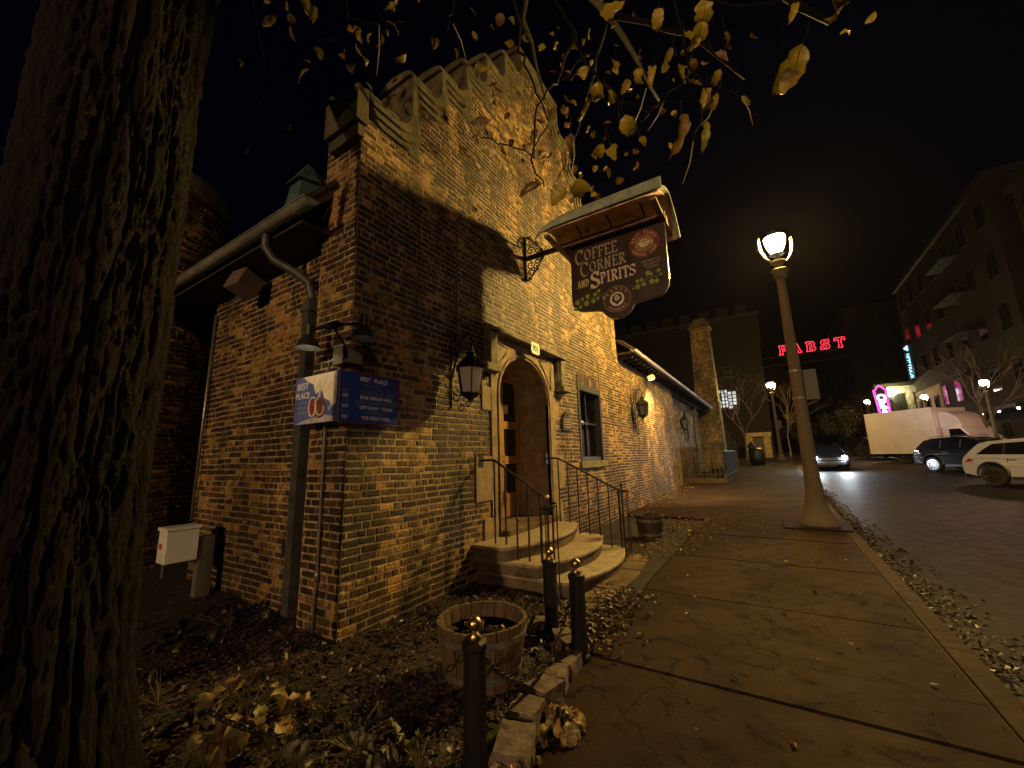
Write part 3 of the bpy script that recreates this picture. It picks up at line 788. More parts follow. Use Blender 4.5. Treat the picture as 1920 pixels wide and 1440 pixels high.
# ================================================================== wall lanterns
M_LGL = mat('frosted_panel', (.85,.74,.60), .55)
def scroll(cx, cz, r0, turns, a0, sgn=1, n=40):
    return [(r0*(1-.8*i/n)*math.cos(a0+sgn*turns*2*math.pi*i/n)+cx, r0*(1-.8*i/n)*math.sin(a0+sgn*turns*2*math.pi*i/n)+cz) for i in range(n+1)]
def wall_lantern(name, label, y, z, group, glass=None):
    """local: wall at x=XW, lantern hung out towards the street"""
    t = thing(name, label, 'lantern', (XW, y, z), group)
    mb = MB(); mb.tube([(XW+.02, y, z-.42), (XW+.02, y, z+.42)], .012, 6)
    mb.tube([(XW+.02, y, z-.05), (XW+.10, y, z+.20), (XW+.22, y, z+.50), (XW+.34, y, z+.52), (XW+.38, y, z+.40), (XW+.34, y, z+.32)], .013, 7)
    for (cx, cz, r, a, sg) in ((.13,.34,.08,0,1),(.10,-.28,.09,1.5,-1),(.20,-.42,.06,3,1),(.26,.56,.07,2,-1),(.30,-.40,.05,0,1)):
        mb.tube([(XW+p, y, z+q) for p, q in scroll(cx, cz, r, 1.2, a, sg)], .008, 5)
    mb.tube([(XW+.34,y,z+.33),(XW+.34,y,z+.20)], .008, 6)
    mb.tube([(XW+.02,y,z-.18),(XW+.12,y,z-.27),(XW+.24,y,z-.27)], .009, 6)
    mb.build('bracket', M_IRON, t, smooth=True)
    c = (XW+.34, y, z); n = 6
    mb = MB(); mb.lathe([(.205,.06),(.20,.085),(.12,.17),(.055,.225),(.05,.25),(.075,.26),(.02,.30)], c, n, a0=.26)
    mb.build('cap', M_IRON, t, bevel=.004)
    mb = MB()
    for j in range(n):
        a = .26+2*math.pi*j/n; u = Vector((math.cos(a), math.sin(a), 0)); C = Vector(c)
        mb.tube([C+u*.18+Vector((0,0,.07)), C+u*.125-Vector((0,0,.26))], .009, 5)
    mb.lathe([(.10,-.30),(.135,-.27),(.135,-.255)], c, n, a0=.26); mb.lathe([(.02,-.36),(.045,-.33),(.10,-.30)], c, n, a0=.26)
    mb.build('cage', M_IRON, t)
    mb = MB(); mb.lathe([(.115,-.255),(.168,.058)], c, n, a0=.26); mb.build('glass', glass or M_LGL, t)
    return t
wall_lantern('wall_lantern', 'unlit six-sided iron lantern beside the arched door', 3.93, 2.68, 'lanterns on the street wall')
wl = wall_lantern('wall_lantern', 'small dark lantern against an iron lattice beyond the window', 12.15, 3.02, 'lanterns on the street wall', M_BLACK)
lat = MB()
for y in (12.32, 12.52): lat.box(XW+.05, XW+.07, y-.012, y+.012, 2.2, 3.62)
for z in (2.4, 2.7, 3.0, 3.3, 3.6): lat.box(XW+.072, XW+.085, 12.22, 12.62, z-.01, z+.01)
tag(lat.build('iron_lattice', M_IRON, loc=(XW+.06, 12.42, 2.2)), 'narrow iron lattice fixed to the wall beside the small lantern', 'lattice')
wl3 = wall_lantern('wall_lantern', 'conical dark lantern in front of the stone pilaster of the far wing', 18.9, 2.95, 'lanterns on the street wall', M_BLACK)
# conduit run
mb = MB(); mb.tube([(XW+.03,4.03,3.0),(XW+.03,4.03,4.98),(XW+.03,4.07,5.07),(XW+.03,4.16,5.11),(XW+.03,5.9,5.42)], .013, 8); 
cdt = mb.build('conduit', M_PIPE, loc=(XW+.03,4.03,3.0), smooth=True); tag(cdt, 'thin bent electric conduit running up the wall to the hanging sign', 'conduit')
mb = MB(); mb.box(XW+.012, XW+.06, 3.98, 4.08, 3.16, 3.28); tag(mb.build('junction_box', M_BLACK, loc=(XW+.03,4.03,3.2)), 'small black junction box on the conduit above the lantern', 'junction box')
# bronze plaque
mb = MB(); pl_ = [(-.22,-.16),(.22,-.16),(.22,.08),(.15,.10),(.12,.18),(.05,.24),(-.05,.24),(-.12,.18),(-.15,.10),(-.22,.08)]
mb.prism(pl_, (XW+.03,7.42,2.28), (0,1,0), (0,0,1), (1,0,0), .022)
pq = tag(mb.build('plaque', mat('bronze', (.05,.035,.025), .45, metal=.7, noise_amt=.4, noise_scale=30), loc=(XW+.03,7.42,2.28), bevel=.005), 'small dark arched plaque between the door and the window', 'plaque')
mb = MB()
for z in (-.1,-.05,0,.05): mb.box(XW+.053, XW+.056, 7.27, 7.57, 2.28+z, 2.28+z+.012)
mb.sphere((XW+.055,7.42,2.43), .03, 10, 6); mb.build('relief', M_GOLD, pq)
# floodlight under the wing eave
t = thing('floodlight', 'small pale floodlight under the eave of the low wing', 'floodlight', (-3.25, 13.9, 4.3))
mb = MB(); mb.obox((-3.22,13.95,4.20), (.10,0,.03), (0,.13,0), (-.015,0,.06)); mb.build('head', mat('pale_housing', (.6,.58,.5), .45), t, bevel=.01)
MB().obox((-3.215,13.97,4.135), (.08,0,.024), (0,.11,0), (-.001,0,.004)).build('lens', mat('flood_lens', (0,0,0), .5, emit=(1,.68,.32), es=6), t)
fl = D.lights.new('flood_beam', 'SPOT'); fl.energy = 2600; fl.color = (1,.67,.24); fl.spot_size = rad(112); fl.spot_blend = 1; fl.shadow_soft_size = .08  # spot added to brighten the wing wall
fo = D.objects.new('flood_beam', fl); COL.objects.link(fo); fo.parent = t; fo.location = (.34, .1, -.22); fo.rotation_euler = (Vector((-.42,1.5,-2.9))).to_track_quat('-Z','Y').to_euler()
mb = MB(); mb.tube([(-3.3,13.95,4.25),(-3.33,13.95,4.44)], .015, 6); mb.build('arm', M_BLACK, t)

# ================================================================== hanging sign
hs = thing('hanging_sign', 'dark hanging sign lettered Coffee Corner and Spirits under a small curved roof', 'sign', (XW, 6.0, 5.2))
BY = 6.0
out = [(-2.53,5.16),(-2.555,4.19),(-2.54,4.10),(-2.48,4.02),(-2.38,3.97),(-2.12,3.93)]
out += [(-1.79-.26*math.cos(a), 3.98-.25*math.sin(a)) for a in np.linspace(.35, math.pi-.35, 12)]
out += [(-1.46,3.93),(-1.15,3.95),(-1.07,3.99),(-1.02,4.06),(-1.0,4.15),(-.99,5.18)]
mb = MB(); mb.prism(out, (0,BY-.02,0), (1,0,0), (0,0,1), (0,1,0), .06)
M_BOARD = mat('sign_board', (.022,.008,.005), .4, noise_amt=.3, noise_scale=3)
board = mb.build('board', M_BOARD, hs)
rim = MB(); rim.tube([(a, BY+.01, b_) for a, b_ in out], .016, 6); rim.build('rim', mat('rim_metal', (.5,.5,.45), .25, metal=1), board)
FY = BY-.0225
# broad-nib lettering, drawn stroke by stroke
def arc(cx, cz, rx, rz, a0, a1, n=10): return [(cx+rx*math.cos(rad(a0+(a1-a0)*i/n)), cz+rz*math.sin(rad(a0+(a1-a0)*i/n))) for i in range(n+1)]
GL = {
 'C': (.62, [arc(.36,.5,.30,.46,45,315), [(.60,.97),(.58,.72)]]),
 'O': (.66, [arc(.33,.5,.27,.46,0,360,16)]),
 'F': (.52, [[(.16,.0),(.16,1)], [(.05,.98),(.52,.98)], [(.16,.54),(.42,.54)], [(.04,.02),(.28,.02)], [(.52,1.02),(.52,.82)]]),
 'E': (.56, [[(.16,.0),(.16,1)], [(.05,.98),(.52,.98)], [(.16,.52),(.42,.52)], [(.05,.02),(.54,.02)], [(.52,1.02),(.52,.84)], [(.55,-.02),(.55,.18)]]),
 'R': (.62, [[(.16,.0),(.16,1)], [(.05,.98),(.3,.98)]+arc(.30,.76,.22,.22,90,-90,8)+[(.16,.54)], [(.28,.54),(.60,.0)], [(.04,.02),(.28,.02)]]),
 'N': (.66, [[(.14,.0),(.14,1)], [(.14,1),(.54,0)], [(.54,0),(.54,1)], [(.44,.98),(.66,.98)], [(.04,.02),(.26,.02)]]),
 'A': (.62, [[(.08,0),(.32,1)], [(.32,1),(.56,0)], [(.16,.34),(.48,.34)], [(0,.02),(.2,.02)], [(.46,.02),(.66,.02)]]),
 'D': (.64, [[(.16,0),(.16,1)], [(.05,.98),(.24,.98)]+arc(.24,.5,.34,.48,90,-90,12)+[(.05,.02)]]),
 'S': (.54, [arc(.29,.75,.22,.22,40,250,8)+[(.32,.5)]+arc(.27,.25,.24,.23,70,-140,9), [(.5,.98),(.48,.76)], [(.04,.24),(.03,.02)]]),
 'P': (.58, [[(.16,0),(.16,1)], [(.05,.98),(.3,.98)]+arc(.30,.74,.22,.24,90,-90,8)+[(.16,.5)], [(.04,.02),(.28,.02)]]),
 'I': (.34, [[(.17,0),(.17,1)], [(.05,.98),(.29,.98)], [(.05,.02),(.29,.02)]]),
 'T': (.56, [[(.28,0),(.28,1)], [(.02,.98),(.54,.98)], [(.02,1.0),(.02,.8)], [(.54,1.0),(.54,.8)], [(.17,.02),(.39,.02)]]),
 ' ': (.3, []),
 'B': (.60, [[(.16,0),(.16,1)], [(.05,.98),(.3,.98)]+arc(.30,.76,.18,.22,90,-90,8)+[(.16,.54)], [(.3,.54)]+arc(.32,.28,.22,.26,90,-90,8)+[(.05,.02)]]),
}
def nib_text(mb, s, o, ux, uy, un, h, wide, nib=.15, ang=38, thin=.05):
    o, ux, uy, un = map(Vector, (o, ux, uy, un)); x = 0; q = 0
    tot = sum(GL[c][0] for c in s)+.10*(len(s)-1); k = wide/tot
    ca, sa = math.cos(rad(ang)), math.sin(rad(ang))
    for c in s:
        wd, strokes = GL[c]
        for sk in strokes:
            for a, b_ in zip(sk[:-1], sk[1:]):
                d = Vector((b_[0]-a[0], b_[1]-a[1])); L_ = d.length
                if L_ < 1e-5: continue
                d /= L_; nv = Vector((-d.y, d.x)); wd_ = max(thin, nib*abs(nv.x*ca+nv.y*sa))
                e = .02
                P = [(a[0]-d.x*e-nv.x*wd_/2, a[1]-d.y*e-nv.y*wd_/2), (b_[0]+d.x*e-nv.x*wd_/2, b_[1]+d.y*e-nv.y*wd_/2), (b_[0]+d.x*e+nv.x*wd_/2, b_[1]+d.y*e+nv.y*wd_/2), (a[0]-d.x*e+nv.x*wd_/2, a[1]-d.y*e+nv.y*wd_/2)]
                q += 1; lift = un*(.0012+.00005*(q % 17))
                mb.add([o+ux*((x+p)*k)+uy*(r_*h)+lift for p, r_ in P]+[o+ux*((x+p)*k)+uy*(r_*h) for p, r_ in P], [(0,1,2,3),(0,4,5,1),(1,5,6,2),(2,6,7,3),(3,7,4,0)])
        x += wd+.10
    return mb
X_, Z_, N_ = (1,0,0), (0,0,1), (0,-1,0)
M_LET = mat('cream_lettering', (.62,.53,.40), .5); M_LET2 = mat('grey_lettering', (.34,.28,.22), .5)
mb = MB(); nib_text(mb, 'C', (-2.46,FY,4.80), X_, Z_, N_, .26, .14); nib_text(mb, 'OFFEE', (-2.29,FY,4.845), X_, Z_, N_, .19, .56, .17); mb.build('lettering', M_LET2, board)
mb = MB(); nib_text(mb, 'C', (-2.38,FY,4.56), X_, Z_, N_, .26, .14); nib_text(mb, 'ORNER', (-2.21,FY,4.615), X_, Z_, N_, .18, .60, .17); mb.build('lettering', M_LET2, board)
mb = MB(); nib_text(mb, 'S', (-2.20,FY,4.325), X_, Z_, N_, .27, .14, .2); nib_text(mb, 'PIRITS', (-2.04,FY,4.37), X_, Z_, N_, .18, .57, .2); mb.build('lettering', M_LET, board)
mb = MB(); nib_text(mb, 'AND', (-2.44,FY,4.385), X_, Z_, N_, .12, .20, .2); mb.build('lettering', mat('gold_lettering', (.55,.48,.22), .5), board)
# round coffee emblem
def disc(mb, cx, cz, r, lift, n=28, sx=1):
    return mb.prism([(cx+r*sx*math.cos(2*math.pi*i/n), cz+r*math.sin(2*math.pi*i/n)) for i in range(n)], (0,FY-lift,0), X_, Z_, (0,1,0), lift+.001)
def ring_text(mb, s, cx, cz, r, h, a0, a1, lift, flip=False):
    for i, ch in enumerate(s):
        a = rad(a0+(a1-a0)*i/(len(s)-1)); u = Vector((math.cos(a), 0, math.sin(a)))
        up = u if not flip else -u; rt_ = up.cross(Vector((0,-1,0)))*-1
        rt_ = Vector((up.z, 0, -up.x))
        if ch != ' ': text_mb(ch, h, Vector((cx,FY-lift,cz))+u*r-(up*h*.35), rt_, up, N_, align='CENTER', ext=.0006, off=.002, mb=mb)
mb = MB(); disc(mb, -1.30, 4.84, .235, .002); em = mb.build('coffee_emblem', mat('deep_red', (.13,.012,.01), .45), board)
mb = MB(); disc(mb, -1.30, 4.84, .145, .004); mb.build('emblem_centre', mat('tan_paint', (.26,.14,.05), .5), em)
mb = MB(); ring_text(mb, 'BEST PLACE', -1.30, 4.84, .188, .062, 158, 22, .0035); ring_text(mb, 'COFFEE SHOP', -1.30, 4.84, .188, .062, 208, 332, .0035, True)
mb.build('emblem_lettering', mat('rose_lettering', (.42,.26,.20), .5), em)
mb = MB(); mb.prism(arc(-1.30,4.86,.085,.085,180,360,12)+[(-1.215,4.87),(-1.385,4.87)], (0,FY-.006,0), X_, Z_, (0,1,0), .0015)
mb.tube([(p, FY-.005, q) for p, q in arc(-1.21,4.835,.03,.025,-90,90,8)], .006, 5); mb.prism(arc(-1.30,4.885,.06,.03,0,180,8), (0,FY-.006,0), X_, Z_, (0,1,0), .0015)
mb.build('cup', M_LET, em)
mb = MB()
for i, tx in enumerate(('AUTHENTIC', 'GOURMET', 'COFFEE')): text_mb(tx, .052, (-1.23+i*.012, FY-.001, 4.52-i*.055), X_, Z_, N_, align='CENTER', ext=.0006, mb=mb)
mb.build('small_lettering', M_LET2, board)
# lower emblem
mb = MB(); disc(mb, -1.79, 4.04, .225, .002); e2 = mb.build('brewery_emblem', mat('dark_maroon', (.06,.016,.01), .45), board)
mb = MB(); mb.tube([(p, FY-.002, q) for p, q in arc(-1.79,4.04,.215,.215,0,360,32)], .004, 5); ring_text(mb, 'PABST', -1.79, 4.04, .172, .06, 145, 35, .0035); ring_text(mb, 'BREWERY', -1.79, 4.04, .172, .055, 222, 318, .0035, True)
mb.build('emblem_lettering', M_LET2, e2)
mb = MB(); disc(mb, -1.79, 4.04, .115, .004); mb.build('emblem_centre', mat('pale_disc', (.68,.63,.55), .5), e2)
mb = MB(); disc(mb, -1.79, 4.05, .078, .0055, sx=1.1); mb.prism([(-1.86,4.04),(-1.72,4.04),(-1.79,3.94)], (0,FY-.0055,0), X_, Z_, (0,1,0), .001); mb.build('emblem_shield', M_BLACK, e2)
mb = MB(); text_mb('B', .13, (-1.79,FY-.0065,4.012), X_, Z_, N_, align='CENTER', off=.004, ext=.001, mb=mb); mb.box(-1.86,-1.72,FY-.0075,FY-.0055,4.052,4.06); mb.build('letter', M_LET, e2)
# hop vines
vi = MB(); hv = MB()
for sg, x0, x1 in ((-1,-1.98,-2.5),(1,-1.56,-1.05)):
    P = []
    for i in range(24):
        t_ = i/23; P.append((x0+(x1-x0)*t_, FY-.001, 4.20+sg*0-.02*math.sin(t_*9)-(0 if sg > 0 else .12*t_)+(.12*t_*t_ if sg > 0 else 0)))
    vi.tube(P, .005, 5)
    for i in range(2, 24, 2):
        p = P[i]; dz = (-1)**(i//2)*R.uniform(.03,.10)
        q = (p[0]+R.uniform(-.03,.03), FY-.002, p[2]+dz); vi.tube([p, q], .003, 4)
        n = 5+i % 2; r0 = .024+.034*R.random()
        pts = []
        for j in range(2*n):
            a = 2*math.pi*j/(2*n)+R.random()*.3; rr_ = r0*(1 if j % 2 == 0 else .62); pts.append((q[0]+rr_*math.cos(a), q[2]+rr_*math.sin(a)))
        hv.prism(pts, (0,FY-.004-.0002*i,0), X_, Z_, (0,1,0), .003)
vi.build('vine', mat('vine_paint', (.14,.16,.05), .5), board); hv.build('hops', mat('hop_paint', (.22,.30,.035), .5), board)
# little roof: curved sheet over boarded soffit, ridge along the arm
rfm = MB(); n = 12
secs = []
for i in range(n+1):
    t_ = -1+2*i/n; y = BY+t_*.66; z = 5.50-.26*abs(t_)**1.6-.12*max(0, t_); secs.append((y, z))
for x, in ((-2.86,), (-.86,)):
    pass
def roof_sheet(mb, x0, x1, dz, th, shrink=0):
    k = len(mb.v)
    for (y, z) in secs:
        yy = BY+(y-BY)*(1-shrink); zz = z+dz
        sweep = .10*abs((y-BY)/.66)
        mb.v += [(x0+sweep*.6, yy, zz), (x1+sweep*0, yy, zz), (x0+sweep*.6, yy, zz+th), (x1, yy, zz+th)]
    for i in range(n):
        a, b_ = k+4*i, k+4*i+4
        mb.f += [(a,a+1,b_+1,b_), (a+2,b_+2,b_+3,a+3), (a,b_,b_+2,a+2), (a+1,a+3,b_+3,b_+1)]
    mb.f += [(k,k+2,k+3,k+1), (k+4*n,k+4*n+1,k+4*n+3,k+4*n+2)]
roof_sheet(rfm, -2.86, -.86, 0, .035)
rfm.prism([(-2.88,5.10),(-2.80,5.20),(-2.5,5.235),(-.86,5.24),(-.86,5.40),(-2.3,5.385),(-2.62,5.33),(-2.80,5.22)], (0,BY-.69,0), (1,0,0), (0,0,1), (0,1,0), .03)
can = rfm.build('canopy', mat('green_sheet', (.30,.36,.26), .5, noise_amt=.35, noise_scale=5, bump=.3, bump_scale=10), hs)
sfm = MB(); roof_sheet(sfm, -2.78, -.92, -.025, .02, .04); sfm.build('canopy_soffit', mat('tan_boards', (.62,.42,.26), .6, noise_amt=.35, noise_scale=4), can)
cb = MB()
for x in (-2.7,-1.0): 
    cb.box(x-.04, x+.04, BY-.60, BY+.60, 5.14, 5.19)
cb.box(-2.75,-.95,BY-.10,BY-.04,5.16,5.24); cb.box(-2.75,-.95,BY+.05,BY+.11,5.16,5.24)
cb.build('canopy_frame', mat('canopy_wood', (.16,.085,.05), .6), can)
mb = MB(); 
for x in (-2.3,-1.78,-1.25):
    mb.tube([(x,BY-.08,5.2),(x,BY-.08,5.32),(x,BY-.3,5.36)], .014, 6)
mb.build('canopy_lamps', M_IRON, can)
mb = MB(); mb.box(XW, -2.5, BY-.03, BY+.03, 5.20, 5.27); mb.box(-2.6,-.95,BY-.02,BY+.04,5.10,5.16); mb.build('arm', M_IRON, hs)
# wrought scrollwork at the wall
mb = MB(); mb.box(XW+.012, XW+.04, BY-.03, BY+.03, 4.80, 5.68)
for sg in (-1, 1):
    for (cx, cz, r, a, q) in ((.10,.14,.085,0,1),(.24,.12,.075,2,-1),(.34,.06,.04,1,1),(.10,.30,.07,3,1),(.20,.26,.05,.5,-1),(.08,.41,.04,2,1)):
        mb.tube([(XW+.03+p, BY, 5.235+sg*q2) for p, q2 in scroll(cx, cz, r, 1.3, a, q)], .011, 5)
    mb.tube([(XW+.03,BY,5.235+sg*.44),(XW+.16,BY,5.235+sg*.36),(XW+.32,BY,5.235+sg*.16),(XW+.42,BY,5.235+sg*.04)], .012, 6)
mb.build('scrollwork', M_IRON, hs, smooth=True)

# ================================================================== corner directory sign
ds = thing('directory_sign', 'blue two-sided Best Place directory sign wrapped round the building corner', 'sign', (-3.42, 2.3, 2.0))
M_BLUE = mat('blue_enamel', (.018,.055,.30), .35, noise_amt=.2, noise_scale=3)
mb = MB(); mb.box(-3.405,-3.385,2.27,2.98,1.985,2.475); pr_ = mb.build('right_panel', M_BLUE, ds, bevel=.002)
rim = MB()
for a, b_ in (((2.262,1.977),(2.988,1.977)),((2.988,1.977),(2.988,2.483)),((2.988,2.483),(2.262,2.483)),((2.262,2.483),(2.262,1.977))): rim.tube([(-3.386,*a),(-3.386,*b_)], .006, 5)
rim.build('rim', mat('red_trim', (.22,.02,.03), .4), pr_)
U, V2, NN = (0,1,0), (0,0,1), (1,0,0)
M_W = mat('white_lettering', (.7,.7,.68), .5); M_DIM = mat('faded_lettering', (.13,.15,.13), .5)  # alternate rows in a darker tone
wh = MB(); dm = MB(); px = -3.3845
text_mb('BEST · PLACE', .058, (px,2.66,2.402), U, V2, NN, align='CENTER', off=.0015, ext=.0005, mb=wh)
text_mb('DIRECTORY', .045, (px,2.66,2.345), U, V2, NN, align='CENTER', ext=.0005, mb=dm)
for i, (no, tx) in enumerate((('901','COFFEE SHOP · BAR'),('907','BLUE RIBBON HALL'),('915','GUEST CENTER · CHALET'),('917','GIFT SHOP · TOURS'),('919','SPEAKEASY'),('925','THE GREAT HALL'))):
    z = 2.272-i*.051; t_ = MB()
    text_mb(no, .046, (px,2.30,z), U, V2, NN, off=.001, ext=.0005, mb=t_)
    t_.build('number', M_W if i % 2 else M_DIM, pr_)
    text_mb(tx, .046, (px,2.70,z), U, V2, NN, align='CENTER', off=.001, ext=.0005).build('lettering', M_W if i % 2 else M_DIM, pr_)
wh.build('lettering', M_W, pr_); dm.build('lettering', M_DIM, pr_)
mb = MB(); mb.box(px-.0005,px,2.30,2.95,2.327,2.330); mb.build('red_line', MATS['red_trim'], pr_)
mb = MB(); mb.box(-4.12,-3.405,2.255,2.27,1.985,2.475); pl2 = mb.build('left_panel', mat('pale_blue_print', (.10,.15,.42), .4, noise_amt=.35, noise_scale=6), ds, bevel=.002)
N2 = (0,-1,0); fy = 2.2545
def patch(pts, m_, nm, lift): MB().prism(pts, (0,fy-lift,0), X_, Z_, (0,1,0), lift).build(nm, m_, pl2)
patch([(-3.98,2.47),(-3.41,2.47),(-3.41,2.16),(-3.46,2.13),(-3.52,2.19),(-3.60,2.22),(-3.64,2.30),(-3.75,2.28),(-3.80,2.38),(-3.9,2.42)], mat('cream_print', (.92,.84,.66), .5, noise_amt=.2, noise_scale=30), 'cream_art', .001)
patch([(-4.09,1.99),(-3.42,1.99),(-3.43,2.03),(-3.58,2.06),(-3.7,2.045),(-3.9,2.03)], mat('pale_print', (.45,.45,.5), .5, noise_amt=.4, noise_scale=20), 'pale_art', .001)
patch(arc(-3.66,2.13,.095,.10,0,360,20), mat('brown_print', (.15,.07,.045), .5, noise_amt=.4, noise_scale=25), 'round_art', .0025)
patch(arc(-3.79,2.15,.055,.09,0,360,18), mat('red_print', (.30,.03,.03), .5), 'red_art', .003)
mb = MB(); 
def yl(pts, r=.008): mb.tube([(a, fy-.003, b_) for a, b_ in pts], r, 5)
yl(arc(-3.79,2.15,.06,.095,60,330,20), .009); yl([(-3.73,2.10),(-3.74,2.2),(-3.68,2.25),(-3.67,2.33),(-3.69,2.42)], .010); yl(arc(-3.66,2.12,.06,.06,200,380,12), .006); yl([(-3.52,2.1),(-3.48,2.16),(-3.47,2.2)], .007); yl([(-3.76,2.3),(-3.72,2.36)], .007)
mb.build('white_outlines', M_W, pl2)
mb = MB(); text_mb('BEST', .095, (-4.085,fy-.001,2.345), X_, Z_, N2, off=.002, ext=.0005, mb=mb); text_mb('PLACE', .085, (-4.10,fy-.001,2.25), X_, Z_, N2, off=.002, ext=.0005, mb=mb)
mb.build('lettering', M_W, pl2)
mb = MB()
for i, (tx) in enumerate(('AT THE', 'HISTORIC', 'BREWERY')): text_mb(tx, .038, (-3.97,fy-.001,2.19-i*.048), X_, Z_, N2, align='CENTER', ext=.0005, mb=mb)
mb.build('small_lettering', mat('pale_blue_lettering', (.32,.38,.5), .5), pl2)
# twin gooseneck lamps and their box
gl_ = thing('sign_lamp', 'dark twin-headed sign lamp on a box above the directory sign', 'lamp', (-3.42, 2.38, 2.7))
mb = MB(); mb.box(-3.62,-3.41,2.33,2.425,2.56,2.74); mb.box(-3.455,-3.37,2.33,2.50,2.56,2.74); mb.build('box', mat('dull_green_box', (.10,.10,.075), .6), gl_, bevel=.006)
mb = MB(); mb.tube([(-3.40,2.34,2.6),(-3.36,2.28,2.72),(-3.40,2.20,2.86),(-3.41,2.18,2.90)], .013, 7); mb.tube([(-3.78,2.18,2.93),(-3.41,2.17,2.90),(-3.16,2.30,2.90)], .015, 7)
mb.obox((-3.42,2.18,2.90), (.09,0,0), (0,.025,0), (0,0,.025)); mb.build('arm', M_IRON, gl_)
for c, tl in (((-3.80,2.17,2.86), (0,0)), ((-3.14,2.33,2.87), (.35,.2))):
    mb = MB(); mb.lathe([(.115,-.12),(.11,-.10),(.05,0),(.035,.01),(.035,.12),(.01,.13)], c, 20, cap=False); mb.build('shade', M_BLACK, gl_, auto=30)
    MB().sphere((c[0], c[1], c[2]-.05), .028, 12, 8).build('lamp_bulb', mat('bulb_left' if c[0] < -3.5 else 'bulb_right', (0,0,0), .5, emit=(1,.80,.50), es=110 if c[0] < -3.5 else 8), gl_, smooth=True)  # glow added under the unlit shades to brighten the directory panels
mb = MB(); mb.tube([(-3.62,2.38,2.66),(-3.74,2.38,2.62),(-3.78,2.39,2.5),(-3.78,2.40,.5),(-3.80,2.40,.35),(-3.80,2.40,.0)], .014, 8); mb.tube([(-3.78,2.4,.50),(-3.78,2.4,.60)], .024, 8)
tag(mb.build('conduit', M_COND, loc=(-3.78,2.4,0), smooth=True), 'grey conduit running down the pier beneath the directory sign', 'conduit')
mb = MB(); mb.tube([(-7.02,2.52,3.9),(-7.02,2.50,.85)], .022, 8); tag(mb.build('conduit', M_COND, loc=(-7.02,2.5,.85), smooth=True), 'pale vertical conduit dropping to the white electric box', 'conduit')
# white electric box on its leg
t = thing('electric_box', 'white metal electric box with a red sticker at the end of the side wall', 'electric box', (-6.1, 2.05, 0))
mb = MB(); mb.box(-6.24,-6.0,1.92,2.24,.50,.86); mb.box(-6.255,-5.985,1.905,2.255,.862,.90); mb.build('cabinet', mat('cabinet_paint', (.62,.62,.54), .5, noise_amt=.15, noise_scale=5), t, bevel=.006)
mb = MB(); mb.box(-6.18,-6.11,1.913,1.9185,.66,.72); mb.build('sticker', mat('red_sticker', (.45,.05,.02), .5), t)
mb = MB(); mb.box(-6.12,-6.02,2.26,2.42,-.1,.75); mb.build('post', mat('post_wood', (.10,.09,.06), .8), t)
mb = MB(); mb.tube([(-6.2,1.98,.5),(-6.2,1.98,.32)], .012, 6); mb.build('stub_pipe', M_COND, t)
# speaker box under the eave
t = thing('eave_speaker', 'pinkish grey box-shaped speaker mounted under the eave', 'speaker', (-5.6, 2.3, 3.9))
mb = MB(); mb.obox((-5.55,2.27,3.93), (.14,.02,0), (-.02,.14,-.05), (0,.05,.13)); mb.build('cabinet', mat('speaker_paint', (.13,.095,.10), .6), t, bevel=.02)
mb = MB(); mb.tube([(-5.55,2.3,4.0),(-5.55,2.4,4.15)], .02, 6); mb.build('mount', M_BLACK, t)
mb = MB(); mb.box(-4.62,-4.5,2.5,2.545,.62,.76); tag(mb.build('outlet_cover', M_BLACK, loc=(-4.56,2.52,.69)), 'small black outlet cover low on the side wall', 'outlet')

